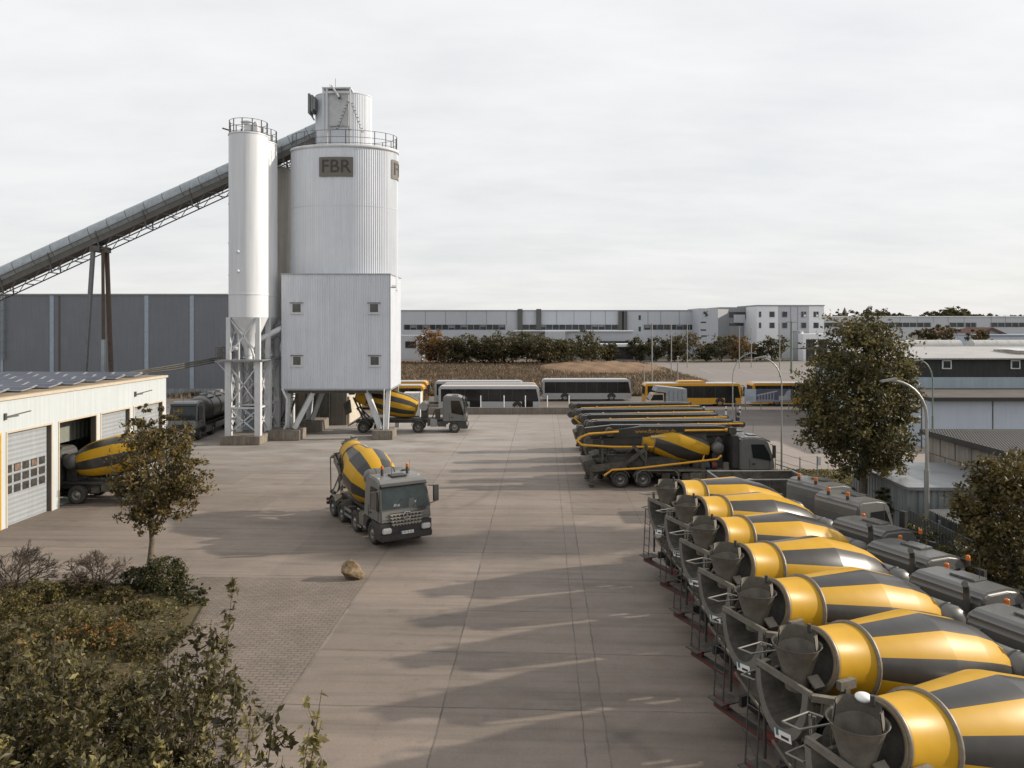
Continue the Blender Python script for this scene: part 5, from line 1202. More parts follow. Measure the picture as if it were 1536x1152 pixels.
# houses at far right
for (q0, q1, y0, yr, d, lb) in ((1395, 1448, 501, 494, 190, 'distant brick house with dark red roof and white windows'), (1462, 1512, 502, 492, 180, 'distant house with low red gable beside the pale blue hall')):
    p = thing('house', lb, 'house'); a, b = bx(q0, q1, d); ze, zr = gz(y0, d), gz(yr, d); c = (a+b)/2
    m = M(); m.box(a, b, d, d+10, 0, ze); m.poly([(a, d, ze), (b, d, ze), (c, d, zr)]); m.build('wall', mat('house wall', (.36, .33, .31), .8), p)
    m = M(); m.poly([(a-.4, d-.5, ze-.2), (c, d-.5, zr+.15), (c, d+10, zr+.15), (a-.4, d+10, ze-.2)]); m.poly([(b+.4, d-.5, ze-.2), (c, d-.5, zr+.15), (c, d+10, zr+.15), (b+.4, d+10, ze-.2)]); m.poly([(a-.4, d-.52, ze-.2), (c, d-.52, zr+.15), (c, d-.52, zr-.45), (a-.4, d-.52, ze-.8)]); m.poly([(b+.4, d-.52, ze-.2), (c, d-.52, zr+.15), (c, d-.52, zr-.45), (b+.4, d-.52, ze-.8)]); m.build('roof', tile_red, p, norm=False)
    for i in range(3): x = a+(b-a)*(.35+.2*i); m = M(); m.box(x, x+.9, d-.06, d-.01, ze-2.2, ze-.6); m.build('window', fac_window, p)
p = thing('blue_hall', 'low pale blue hall roof at the far right edge', 'hall'); d = 165; m = M(); m.box(gx(1484, d), gx(1700, d), d, d+20, 0, gz(504, d)); m.build('wall', blue_white, p); m = M(); m.box(gx(1483, d), gx(1700, d), d-.3, d+20, gz(504, d), gz(502.5, d)); m.build('roof', mat('slate blue roof', (.16, .19, .24), .5), p)
p = thing('church_spire', 'thin church spire on the far skyline left of the big tree', 'church tower'); d = 700; x = gx(1267, d); m = M(); m.lathe([(gz(474, d), 3.2), (gz(470, d), 2.6), (gz(461, d), .15)], 8, o=(x, d, 0), smooth=False); m.build('spire', spire_mat, p); m = M(); m.box(x-3, x+3, d-3, d+3, 0, gz(474, d)); m.build('tower', mat('tower stone', (.12, .11, .11), .9), p)

# ------------------------------------------------------------------ right side: halls, shed, block wall
p = thing('storage_hall', 'dark boarded hall with pale corrugated roof and barrel skylights at right', 'hall')
xa, xb = gx(1338, 67), 75
m = M(); m.box(xa-.5, xb, 60, 80, 0, 3.95); m.build('front_wall', blue_white, p)
m = M(); m.box(gx(1382, 60)-.05, gx(1382, 60)+.05, 59.95, 59.995, 0, 3.9); m.box(gx(1489, 60)-.04, gx(1489, 60)+.04, 59.96, 59.995, 0, 3.9); m.build('joint', dark_steel, p)
m = M(); m.box(xa-1, xb, 59.3, 59.5, 3.85, 4.15); m.box(xa-1, xb, 59.5, 60, 3.9, 3.98); m.build('gutter', mat('dark gutter', (.025, .024, .023), .6), p)
m = M(); m.poly([(xa-1, 59.5, 4.16), (xb, 59.5, 4.16), (xb, 67.5, 4.24), (xa-1, 67.5, 4.24)]); m.build('flat_roof', brown_roof, p)
m = M(); m.box(xa-.8, xb, 67, 82, 4.0, 5.2); m.build('fascia', blue_grey, p)
m = M(); m.box(xa-.6, xb, 67.15, 82, 5.2, gz(538, 67)); m.build('upper_wall', dark_wall, p)
for q in (1420, 1523):
    x = gx(q, 67.1); w = .42; z0, z1 = gz(553.5, 67.1), gz(540, 67.1); m = M(); m.box(x-w, x+w, 67.05, 67.14, z0, z1); f = m.build('window', white_paint, p); m = M(); m.box(x-w+.11, x+w-.11, 67.03, 67.05, z0+.1, z1-.1); m.build('pane', glass_dark, f)
ze, zr = gz(537, 66.8), gz(519, 79); m = M(); m.poly([(xa-.9, 66.8, ze), (xb, 66.8, ze), (xb, 79, zr), (xa-.9, 79, zr)]); m.box(xa-.9, xb, 66.75, 66.85, ze-.12, ze); m.poly([(xa-.9, 79, zr), (xb, 79, zr), (xb, 90, ze), (xa-.9, 90, ze)]); m.build('roof', roof_tile, p, norm=False)
for q0, q1 in ((1300, 1440), (1458, 1700)):
    a, b = gx(q0, 79), gx(q1, 79); m = M(); m.lathe([(a, .75), (b, .75)], 14, None, 'x', 0, math.pi, o=(0, 79.2, zr-.12)); 
    m.poly([(a, 79.2+.75*math.cos(t), zr-.12+.75*math.sin(t)) for t in [math.pi*i/14 for i in range(15)]]); m.poly([(b, 79.2+.75*math.cos(t), zr-.12+.75*math.sin(t)) for t in [math.pi*i/14 for i in range(15)]])
    # lathe about x starts along +y
    s = m.build('skylight', mat('skylight shell', (.42, .41, .39), .5) if q0 == 1300 else bpy.data.materials['skylight shell'], p, norm=False)
    m = M(); x = a
    while x < b: m.lathe([(x, .78), (x+.06, .78)], 14, None, 'x', 0, math.pi, o=(0, 79.2, zr-.12)); x += 1.25
    m.build('rib', white_paint, s, norm=False)
m = M(); x0 = gx(1505, 72); m.box(x0, x0+2.6, 70, 73.5, 7.15, 7.45); m.poly([(x0+.1, 70.1, 7.46), (x0+2.5, 70.1, 7.46), (x0+2.5, 73.4, 7.6), (x0+.1, 73.4, 7.6)], 1); m.build('roof_window', [block_stone, mat('roof glazing', (.45, .47, .48), .15)], p)

p = thing('block_wall_store', 'store walled with big concrete blocks under a dark sheet roof', 'store', (23.2, 42.2, 0), -YA*.2)
m = M(); r = 0; z = 0
while z < 3.7:
    y = 0 if r % 2 else -.45
    while y > -24:
        h = min(.93, 4.0-z); m.box(0, .8, max(y-1.365, -24), y-.03, z+.014, z+h-.014); y -= 1.4
    if r % 2 == 0: m.box(0, .8, -.435, 0, z+.008, z+min(.93, 4-z)-.008)
    z += .93; r += 1
m.build('block_wall', block_stone, p, bevel=.02, seg=1)
m = M(); m.box(.04, .7, -23.9, -.04, .02, 3.9); m.build('joint_mortar', mat('mortar', (.05, .045, .04), .95), p)
m = M(); m.box(-.20, 20, -24.2, .2, 4.0, 4.04)
m.build('roof', roof_dark, p)
m = M(); y = -24.2
while y < .2: m.cyl((-.2, y, 4.045), (20, y, 4.045), .022, n=6, caps=True); y += .30
m.build('roof_ribs', roof_dark, p)
m = M(); m.box(-.24, -.20, -24.2, .24, 3.78, 4.06); m.box(-.2, 20, .2, .24, 3.78, 4.04); m.build('verge_board', black_plastic, p)

p = thing('corrugated_shed', 'flat roofed corrugated grey shed between the fence and the block wall', 'shed', (18.05, 34.2, 0), -YA*.5)
m = M(); m.corrugated((0, 0), (5.0, 0), 0, 2.5, .30, .06); m.corrugated((0, 6), (0, 0), 0, 2.5, .30, .06); m.box(.05, 5.0, .05, 6, 0, 2.5); m.build('wall', shed_grey, p)
m = M(); m.box(-.18, 5.05, -.2, 6.1, 2.5, 2.58); m.build('roof', roof_grey, p)
m = M(); m.box(-.2, 5.07, -.23, -.2, 2.46, 2.6); m.box(-.22, -.18, -.2, 6.1, 2.46, 2.6); m.box(5.05, 5.09, -.2, 6.1, 2.5, 2.66); m.build('edge_trim', galv, p)
p = thing('canopy_roof', 'low ribbed pale translucent canopy roof beyond the fence', 'canopy', (18.4, 24.0, 0), -YA*.5)
m = M(); pr = []; y = 0
while y < 9.6: pr += [(y, 1.62), (y+.09, 1.70)]; y += .18
vs = [(x, yy, zz+x*.02) for x in (0, 4.9) for yy, zz in pr]; n = len(pr); m.faces(vs, [(i, i+1, n+i+1, n+i) for i in range(n-1)]); m.build('roof_sheet', mat('canopy sheet', (.24, .23, .205), .5, var=.2, scale=1.2, streak=.2), p, norm=False)
m = M()
for y in (.2, 3.2, 6.2, 9.2):
    for x in (.1, 4.7): m.box(x, x+.1, y, y+.1, 0, 1.6)
m.build('post', galv, p)
p = thing('site_fence', 'grey green slatted fence behind the parked mixer cabs', 'fence', (17.9, 34, 0), -YA*.3)
for i in range(10):
    m = M(); y = -i*2.5; m.box(-.04, .04, y-.04, y+.04, 0, 1.75); m.build('post', galv, p)
m = M(); y = 0
while y > -24: m.box(-.02, .02, y-.20, y, .08, 1.58); y -= .235
m.box(.02, .05, -24, 0, .35, .43); m.box(.02, .05, -24, 0, 1.25, 1.33); m.build('slats', fence_grey, p)
p = thing('mesh_fence', 'low wall with wire fence posts beside the drum pump cab', 'fence')
base = [gp(1150, 713), gp(1180, 724), gp(1198, 731), gp(1250, 742)]
base = [Vector((16.6, 47.5, 0)), Vector((17.2, 45.0, 0)), Vector((17.5, 43.2, 0)), Vector((18.2, 39, 0)), Vector((18.2, 35, 0))]
for a, b in zip(base, base[1:]): m = M(); m.beam(a+Vector((0, 0, .3)), b+Vector((0, 0, .3)), .25, .6); m.build('wall', concrete_block, p)
for q, h in zip(base[:4], (2.1, 2.0, 2.4, 2.2)): m = M(); m.cyl(q, q+Vector((0, 0, h)), .035, n=7); m.build('post', galv, p)
m = M()
for a, b in zip(base[:2], base[1:3]):
    for z in (1.15, 1.4, 1.9): m.cyl(a+Vector((0, 0, z)), b+Vector((0, 0, z)), .012 if z != 1.15 else .03, n=5)
m.build('wire', dark_steel, p)
m = M(); m.obox(base[2]+Vector((.12, 0, 2.1)), (.18, .02, .5)); m.build('small_sign', white, p)

# ------------------------------------------------------------------ lamp posts and poles
def lamp(label, px, d, ytop, pxh, yh, mt, r=.06, thick=0, dh=0, base=0):
    x = gx(px, d); p = thing('street_lamp', label, 'street lamp', (x, d, 0), 0, 'street lamps'); zt = gz(ytop, d); hx, hz = gx(pxh, d)-x, gz(yh, d)
    m = M(); pts = [(0, 0, 0), (0, 0, zt*.6)]; k = 9; zs = zt-.9
    pts = [(0, 0, 0), (0, 0, zs)]
    for i in range(1, k+1):
        t = i/k; e = (1-math.cos(t*math.pi/2)); pts.append((hx*e*.9, dh*e, zs+(hz-zs)*math.sin(t*math.pi/2)))
    m.tube(pts, r*.75, 8); m.cyl((0, 0, 0), (0, 0, zt*.45 if not thick else thick), r*1.25, r*1.15, 10); m.build('pole', mt, p)
    m = M(); s = 1 if hx > 0 else -1; m.obox((hx*.95, dh, hz+.03), (.75, .22, .10), (0, R(10)*s, 0)); m.build('lamp_head', lamp_post, p, bevel=.03)
    return p
lamp('tall street lamp rising behind the fence, arm reaching left over the big tree', 1390, 33, 597, 1330, 571, lamp_post, .09, 3.6)
lamp('green street lamp between the big tree and the dark boarded hall', 1399, 58, 556, 1377, 541, post_green, .07)
lamp('street lamp near the wire fence with arm reaching left', 1172.5, 49, 556, 1138, 537, lamp_post, .055)
lamp('street lamp beside the pump booms with arm reaching right before the yellow bus', 1099, 70, 553, 1131, 530, lamp_post, .06)
p = thing('floodlight_mast', 'mast with a cross head before the offices', 'mast', (gx(1187, 150), 150, 0)); m = M(); m.cyl((0, 0, 0), (0, 0, gz(482, 150)), .22, .14, 8); m.build('pole', post_green, p); m = M(); m.box(-1, 1, -.1, .1, gz(484, 150), gz(482.5, 150)); m.cyl((0, 0, gz(484, 150)), (0, 0, gz(478, 150)), .08, n=6); m.build('cross_head', galv, p)
for i, (px, d, yt) in enumerate(((978, 118, 485), (1007, 140, 487), (1031, 170, 487), (1109, 165, 490), (1127, 170, 492), (1169.5, 140, 486), (1016.5, 112, 535), (966, 112, 549))):
    nm = ['slim pole in the car park left of the yellow bus roof', 'slim pole at the near edge of the car park', 'slim pole in front of the brown trees', 'slim pole before the orange brown tree', 'slim pole right of the orange brown tree', 'slim pole before the white offices', 'short pole beside the dry grass', 'short pole standing at the meadow edge'][i]
    p = thing('pole', nm, 'pole', (gx(px, d), d, 0), 0, 'slim poles round the car park'); m = M(); m.cyl((0, 0, 0), (0, 0, gz(yt, d)), .11, .08, 7); m.build('shaft', lamp_post, p); m = M(); m.ball((0, 0, gz(yt, d)), .16, 8, 6, sz=.5); m.build('cap', lamp_post, p)
for i, px in enumerate((1056, 1089, 1110)):
    d = 82; p = thing('bollard', ['left', 'middle', 'right'][i]+'most of the three red and white bollards before the yellow bus', 'bollard', (gx(px, d), d, 0), 0, 'red and white bollards'); m = M(); m.cyl((0, 0, 0), (0, 0, .95), .10, n=10); m.build('post', white, p); m = M(); m.cyl((0, 0, .5), (0, 0, .68), .105, n=10); m.build('red_band', red, p)
p = thing('traffic_light', 'small dark signal head on a thin post by the lamp', 'signal', (gx(1102, 69), 68.6, 0)); m = M(); m.cyl((0, 0, 0), (0, 0, 3.0), .05, n=6); m.build('post', dark_steel, p); m = M(); m.box(0, .3, -.15, .15, 1.1, 1.45); m.box(.1, .36, -.15, .15, 1.6, 1.9); m.build('signal_head', black_plastic, p, bevel=.04)
for i in range(8):
    px = 652+i*26; d = 83.6
for i, px in enumerate((721, 821, 853.5, 756, 788)):
    d = 83.4; p = thing('marker_post', ['white post on the low wall behind the loading truck', 'white post before the grey bus wheel', 'white post at the end of the low wall', 'white post before the white bus middle', 'white post before the white bus door'][i], 'post', (gx(px, d), d, .5), 0, 'white posts behind the low wall'); m = M(); m.cyl((0, 0, 0), (0, 0, 1.45), .05, n=8); m.build('shaft', white, p); m = M(); m.ball((0, 0, 1.45), .06, 8, 5); m.build('cap', white, p)
# site banner
d = 87.0; p = thing('site_banner', 'wide site banner with a building picture before the yellow bus', 'banner'); xa, xm, xb = gx(1117, d), gx(1134, d), gx(1190, d); z0, z1 = gz(602.8, d), gz(583.5, d)
m = M(); m.box(xa, xb, d, d+.05, z0, z1); s = m.build('board', mat('banner sky', (.10, .105, .155), .6, var=.25, scale=.6), p)
m = M(); m.box(xa, xm, d-.006, d-.001, z0, z1)
m.build('text_panel', mat('banner panel', (.40, .45, .52), .6), s)
m = M()
for k in range(4): m.box(xa+.1, xm-.1-.2*(k % 2), d-.010, d-.007, z0+.2+k*.12, z0+.25+k*.12)
m.box(xm+.02, xb-.1, d-.008, d-.002, z0, z0+.22); m.build('print', mat('banner print', (.25, .27, .31), .6), s)
m = M(); Q = lambda px, y: (gx(px, d), d-.007, gz(y, d)); m.poly([Q(1135, 592), Q(1166, 585.5), Q(1166, 587.5), Q(1135, 594)]); m.poly([Q(1136, 601), Q(1160, 601), Q(1160, 599.5), Q(1136, 599.5)]); m.poly([Q(1168, 600), Q(1186, 600), Q(1186, 584), Q(1180, 587), Q(1176, 594), Q(1168, 594)])
for k in range(6): m.poly([Q(1138+k*4.4, 600), Q(1139+k*4.4, 600), Q(1139+k*4.4, 592.5-k*.8), Q(1138+k*4.4, 593-k*.8)])
m.build('picture', mat('banner picture', (.42, .42, .44), .6), s, norm=False)
m = M()
for x in (xa+.1, xm+.6, xb-.5): m.cyl((x, d+.09, 0), (x, d+.09, z1), .05, n=8)
m.build('post', galv, p)
# ------------------------------------------------------------------ vegetation
def leaves(m, pts, size, rnd, mats, up=.35, jitter=.35, long=1.6):
    """leaf-sized pointed faces at the given points"""
    for (p, shade) in pts:
        s = size*rnd.uniform(.6, 1.3)
        n = Vector((rnd.gauss(0, 1), rnd.gauss(0, 1), rnd.gauss(0, 1)+up)).normalized()
        a = n.orthogonal().normalized(); a = (Matrix.Rotation(rnd.uniform(0, 6.28), 3, n) @ a); b = n.cross(a)
        q = p; m.v += [tuple(q-a*s*long*.5), tuple(q+b*s*.42+n*s*.1), tuple(q+a*s*long*.5), tuple(q-b*s*.42+n*s*.1)]
        k = len(m.v); m.f.append((k-4, k-3, k-2, k-1)); m.m.append(min(len(mats)-1, max(0, int(rnd.gauss(shade*(len(mats)-1), .7)+.5)))); m.s.append(False)
def crown_points(rnd, blobs, n, core=.35):
    """clumps over a set of ellipsoids; shade index is random per clump (own leaf colour)"""
    out = []; tot = sum(b[1].x*b[1].y+b[1].z*b[1].x for b in blobs)
    for c, r in blobs:
        k = int(n*(r.x*r.y+r.z*r.x)/tot); ncl = max(6, k//26)
        for _ in range(ncl):
            d = Vector((rnd.gauss(0, 1), rnd.gauss(0, 1), rnd.gauss(0, 1))).normalized(); t = rnd.uniform(core, 1)**.45*rnd.uniform(.86, 1.10)*(rnd.uniform(1.08, 1.30) if rnd.random() < .13 else 1)
            cc = Vector((c.x+d.x*r.x*t, c.y+d.y*r.y*t, c.z+d.z*r.z*t)); sh = rnd.random(); cr = .20*min(r.x, r.z)*rnd.uniform(.6, 1.5)
            for _ in range(k//ncl): out.append((cc+Vector((rnd.gauss(0, 1), rnd.gauss(0, 1), rnd.gauss(0, .7)))*cr*.6, sh))
    return out
def limb(m, p0, p1, r0, r1, rnd, k=4, wob=.06):
    pts = [p0.lerp(p1, i/k)+Vector((rnd.gauss(0, 1), rnd.gauss(0, 1), 0))*wob*(p1-p0).length*(0 < i < k) for i in range(k+1)]
    for i in range(k): m.cyl(pts[i], pts[i+1], r0+(r1-r0)*i/k, r0+(r1-r0)*(i+1)/k, n=8, caps=False)
    return pts
def tree(label, loc, h, blobs, nl, ls, mats, seed, tr=.2, name='tree', group=None, core=.35, trunk_to=.6, nlimb=9):
    rnd = random.Random(seed); loc = Vector(loc); p = thing(name, label, 'tree' if 'shrub' not in name and 'bush' not in name else 'shrub', loc, 0, group)
    m = M(); top = Vector((rnd.uniform(-.1, .1), 0, h*trunk_to)); limb(m, Vector((0, 0, -.05)), top, tr, tr*.5, rnd, 5, .012)
    for i in range(nlimb):
        c, r = blobs[i % len(blobs)]; d = Vector((rnd.gauss(0, 1), rnd.gauss(0, 1), rnd.gauss(.2, .7))).normalized()
        e = Vector((c.x+d.x*r.x*.8, c.y+d.y*r.y*.8, c.z+d.z*r.z*.8)); s = Vector((0, 0, h*rnd.uniform(trunk_to*.35, trunk_to))); q = limb(m, s, e, tr*.4, tr*.07, rnd, 4, .08)
        for _ in range(3):
            a = q[rnd.randint(1, 3)]; limb(m, a, a+Vector((rnd.gauss(0, 1), rnd.gauss(0, 1), rnd.gauss(.3, .6)))*r.x*.35, tr*.12, tr*.03, rnd, 2)
    m.build('trunk', bark, p, norm=False)
    m = M(); leaves(m, crown_points(rnd, blobs, nl, core), ls, rnd, mats); m.build('crown', mats, p, norm=False); return p
V = Vector
# big tree at right
d = 37.0; tx = gx(1296, d)
def B(px, py, rx, rz, d_=d, dy=0, ry=None): return (V((gx(px, d_)-tx, dy, gz(py, d_))), V((rx/F*d_, (ry or rx)/F*d_, rz/F*d_)))
tree('large dark leafy tree beyond the parked mixers at right', (tx, d, 0), 10.5,
     [B(1290, 530, 58, 58), B(1235, 575, 42, 50, dy=-.4), B(1335, 560, 42, 60, dy=.3), B(1275, 610, 78, 55), B(1325, 630, 42, 48), B(1240, 640, 40, 45), B(1285, 680, 52, 36), B(1300, 500, 36, 30), B(1345, 600, 34, 50), B(1320, 668, 40, 40, dy=-.6)],
     30000, .125, L_DARK, 3, .24, core=.25, nlimb=16)
# small tree at left
d = 29.7; tx = gx(226, d)
tree('small autumn tree with thin crown standing in the planting bed', (tx, d, 0), 6.4,
     [B(235, 700, 58, 62, d), B(215, 655, 32, 34, d), B(262, 660, 28, 32, d), B(280, 712, 40, 38, d), B(190, 720, 26, 42, d), B(222, 770, 42, 26, d), B(255, 755, 42, 28, d), B(215, 625, 14, 22, d), B(252, 622, 16, 16, d)],
     9500, .105, L_AUT, 8, .13, core=.2, trunk_to=.55, nlimb=18)
# tree at the right edge in front
d = 24.5; tx = gx(1545, d)
tree('bushy tree with brownish leaves at the right photo edge beyond the fence', (tx, d+1.2, 0), 5.2,
     [B(1535, 770, 62, 62, d), B(1545, 725, 45, 42, d), B(1500, 790, 40, 34, d), B(1550, 850, 60, 60, d), B(1515, 745, 30, 30, d), B(1590, 770, 60, 80, d)],
     12000, .11, L_AUT[:3]+[L_DARK[3]], 5, .12, core=.2)
# hedge along the fence
for i in range(9):
    y = 33.2-i*2.35; x = 16.15+(i % 2)*.35
    rnd = random.Random(50+i); bl = [(V((rnd.uniform(-.3, .3), rnd.uniform(-.8, .8), .75+rnd.uniform(0, .35))), V((.85, 1.2, .7))) for _ in range(3)]
    lb = ['dark green shrub in the strip before the fence, beside the shed corner', 'second shrub of the fence strip from the shed', 'third shrub of the fence strip from the shed', 'fourth shrub of the fence strip from the shed', 'shrub in the fence strip beside the nearest visible cab', 'sixth shrub of the fence strip from the shed', 'seventh shrub of the fence strip from the shed', 'eighth shrub of the fence strip from the shed', 'last shrub of the fence strip, nearest the camera'][i]
    tree(lb, (x, y, 0), 1.4, bl, 2200, .085, L_BUSH+[L_DARK[2]], 90+i, .04, 'fence_shrub', 'shrubs along the fence', nlimb=4)
for i, (x, y, hh) in enumerate(((18.8, 38.5, 3.2), (17.9, 36.2, 2.2))):
    bl = [(V((0, 0, hh*.5)), V((.55, .6, hh*.5)))]
    tree(['ivy dark climber against the shed corner', 'low dark shrub at the foot of the big tree'][i], (x, y, 0), hh, bl, 2600, .10, L_BUSH, 120+i, .05, 'dark_shrub', nlimb=4)

# ---- planting bed
d = 28.2; tx = gx(232, d)
tree('rounded dark evergreen shrub at the foot of the small tree', (tx, d, 0), 1.6, [(V((gx(247, d)-tx, 0, .55)), V((.78, .7, .62))), (V((gx(205, d)-tx, .2, .38)), V((.7, .6, .42)))], 8000, .07, L_BUSH, 21, .05, 'round_shrub', core=.5, nlimb=4)
def bare(label, px, d, h, w, seed, n=7):
    rnd = random.Random(seed); p = thing('bare_shrub', label, 'shrub', (gx(px, d), d, 0), 0, 'bare branched shrubs'); m = M()
    def grow(a, dirv, L, r, dep):
        e = a+dirv*L; m.cyl(a, e, r, r*.72, n=5, caps=False)
        if dep == 0: return
        for _ in range(3):
            nd = (dirv+Vector((rnd.gauss(0, .48), rnd.gauss(0, .48), rnd.gauss(-.02, .26)))).normalized(); grow(e if rnd.random() < .6 else a.lerp(e, rnd.uniform(.5, 1)), nd, L*rnd.uniform(.60, .80), max(r*.62, .006), dep-1)
    for i in range(n):
        t = (i+.5)/n*2-1; a = rnd.uniform(0, 6.28); dv = Vector((t*w, rnd.uniform(-.6, .6)*w, 1)).normalized(); grow(Vector((t*.12, 0, 0)), dv, h*.34, .036, 5)
    m.build('branches', twig, p, norm=False)
    m = M(); pts = [(Vector((rnd.gauss(0, .25), rnd.gauss(0, .2), rnd.uniform(.05, .4))), rnd.random()) for _ in range(160)]; leaves(m, pts, .07, rnd, L_COVER); m.build('leaf_tuft', L_COVER, p, norm=False)
bare('bare fan shaped shrub between the small tree and the left shrub', 147, 28.2, 1.55, 1.0, 31, 8)
bare('bare branched shrub at the left photo edge', 22, 28.0, 1.75, 1.1, 33, 9)
rnd = random.Random(77)
low = [(118, 890, 1.0, .55), (60, 905, 1.1, .7), (175, 905, .9, .45), (15, 925, 1.2, .8), (215, 925, .8, .4), (275, 895, .9, .3), (295, 905, .6, .25), (90, 950, 1.3, .8), (150, 970, 1.2, .7), (30, 1000, 1.3, .9), (210, 985, .9, .45)]
names = ['low olive shrub below the bare fan shaped shrub', 'low shrub right of the left bare shrub', 'low shrub left of the round evergreen', 'low shrub at the left photo edge below the bare shrub', 'low shrub below the round evergreen', 'low green hedge end beside the round evergreen', 'tip of the low hedge at the bed corner', 'yellow green bed shrub amid the bed', 'bed shrub with orange leaves near the bed middle', 'low bed shrub at the left edge with orange leaves', 'small bed shrub near the grass']
for (px, py, r, h), lb, i in zip(low, names, range(20)):
    q = gp(px, py); bl = [(V((rnd.uniform(-.25, .25), rnd.uniform(-.2, .2), h*.5)), V((r*.8, r*.6, h*.6))) for _ in range(3)]
    mats_ = L_COVER[:4] if i not in (8, 9) else L_COVER
    tree(lb, (q.x, q.y, 0), h, bl, int(2600*r), .06, mats_ if i not in (5, 6) else L_BUSH, 140+i, .03, 'low_shrub', 'low shrubs of the planting bed', core=.3, nlimb=3)
# ground cover, short and dense
m = M(); pts = []
for _ in range(26000):
    y = rnd.uniform(9, 28.6); x = rnd.uniform(-24, -10.25)
    if y > 24.5 and x > -10.4-(y-24.5)*.22-.35: continue
    if y > 27 and x > -16.5 and y > 28.6-(x+16.5)*.42: continue
    gcl = .5+.5*math.sin(x*1.7+math.sin(y*1.3)*2)*math.cos(y*1.1+x*.6)
    pts.append((Vector((x, y, .04+abs(rnd.gauss(0, .06))+.10*gcl)), min(1, max(0, gcl*.75+rnd.gauss(0, .08)))))
leaves(m, pts, .085, rnd, L_COVER[:4], up=.8); o = m.build('ground_cover', L_COVER[:4], norm=False); tag(o, kind='stuff')
# ---- big leafy shrubs close to the camera
def front_shrub(label, x, y, h, spread, n, seed, ls=.08, stems=9, tall=0, tips=()):
    rnd = random.Random(seed); p = thing('leafy_shrub', label, 'shrub', (x, y, 0), 0, 'leafy shrubs in the left foreground'); mt = M(); ml = M(); pts = []
    per = max(8, n//stems)
    for s in range(stems):
        a = rnd.uniform(0, 6.28); t = rnd.random()**.5; top = Vector((math.cos(a)*spread*t, math.sin(a)*spread*t*.8, h*rnd.uniform(.55, 1.0)))
        if tall and s == 0: top = Vector((tall, 0, h*1.1))
        if s < len(tips): top = Vector(tips[s])-Vector((x, y, 0))
        q = [Vector((0, 0, 0)).lerp(top, f)+Vector((top.x*.25*math.sin(f*3.1), top.y*.25*math.sin(f*3.1), 0)) for f in (0, .25, .5, .75, 1)]
        for i in range(4): mt.cyl(q[i], q[i+1], .024*(1-i*.2), .024*(1-(i+1)*.2), n=5, caps=False)
        sh = rnd.random()
        for _ in range(max(3, per//28)):
            f = rnd.uniform(.25, 1)**.7; i = min(3, int(f*4)); b = q[i].lerp(q[i+1], f*4-i); dv = Vector((rnd.gauss(0, 1), rnd.gauss(0, 1), rnd.gauss(.5, .5))).normalized(); Lb = rnd.uniform(.35, .75)*(1.2-f*.6)
            e = b+dv*Lb; mt.cyl(b, e, .009, .003, n=4, caps=False); s2 = min(1, max(0, sh*.5+rnd.random()*.5))
            for k in range(28): g = rnd.random(); pts.append((b.lerp(e, g)+Vector((rnd.gauss(0, 1), rnd.gauss(0, 1), rnd.gauss(0, 1)))*.055, s2*.8))
        for k in range(34): g = rnd.uniform(.35, 1.0)**.8; i = min(3, int(g*4)); pts.append((q[i].lerp(q[i+1], g*4-i)+Vector((rnd.gauss(0, 1), rnd.gauss(0, 1), rnd.gauss(0, 1)))*.06, sh))
        for k in range(5):
            g = rnd.uniform(.5, .95); i = min(3, int(g*4)); b = q[i].lerp(q[i+1], g*4-i); e = b+Vector((rnd.gauss(0, .22), rnd.gauss(0, .18), rnd.uniform(.1, .35))); mt.cyl(b, e, .007, .003, n=4, caps=False)
            for _ in range(9): pts.append((b.lerp(e, rnd.uniform(.2, 1.05))+Vector((rnd.gauss(0, 1), rnd.gauss(0, 1), rnd.gauss(0, 1)))*.03, min(1, sh+.2)))
    mt.build('stems', twig, p, norm=False); leaves(ml, pts, ls, rnd, L_SHRUB, up=.2, long=1.9); ml.build('leaves', L_SHRUB, p, norm=False); return p
fs = [(-7.6, 17.0, 2.3, 1.0, 900, 'tall thin shrub at the right rim of the foreground thicket'), (-9.4, 16.5, 2.5, 1.3, 1700, 'foreground shrub beside the paving edge'), (-11.5, 17.5, 2.6, 1.5, 1700, 'foreground shrub in the middle of the back thicket row'), (-13.6, 18.5, 2.4, 1.5, 1500, 'foreground shrub at the left of the back thicket row'),
      (-8.2, 14.4, 2.9, 1.3, 1900, 'foreground shrub in front of the paving edge shrub'), (-10.2, 14.4, 3.2, 1.5, 2300, 'tall foreground shrub near the thicket centre'), (-6.4, 13.4, 2.5, 1.2, 800, 'sparse shrub overhanging the paving in the foreground'), (-12.2, 14.6, 3.3, 1.5, 2200, 'tall foreground shrub at the left photo edge'),
      (-7.0, 11.6, 3.5, 1.4, 2200, 'nearest foreground shrub right of the bottom middle thicket'), (-9.0, 11.6, 3.8, 1.5, 2500, 'nearest foreground shrub at the bottom left corner'), (-5.2, 11.3, 3.2, 1.2, 700, 'thin branched shrub with tips over the concrete at the bottom'), (-8.0, 9.8, 4.2, 1.4, 2200, 'front row shrub cut by the bottom photo edge'), (-5.9, 9.4, 4.0, 1.2, 1500, 'front row shrub cut by the bottom edge, right of its twin'),
      (-6.9, 12.4, 3.2, 1.2, 1500, 'foreground shrub hiding the paving at the bottom middle'), (-7.9, 13.0, 3.0, 1.2, 1500, 'foreground shrub left of the paving hiding shrub'), (-5.7, 11.6, 3.2, 1.0, 1000, 'foreground shrub right of the paving hiding shrub'), (-6.5, 10.6, 3.7, 1.2, 1700, 'foreground shrub low at the bottom edge before the paving'), (-4.6, 10.4, 3.5, .9, 700, 'rightmost foreground shrub at the bottom edge')]
for i, (x, y, h, sp, n, lb) in enumerate(fs): front_shrub(lb, x, y, h, sp, int(n*2.1), 300+i, stems=16, tall=.9 if i in (0, 10) else 0)
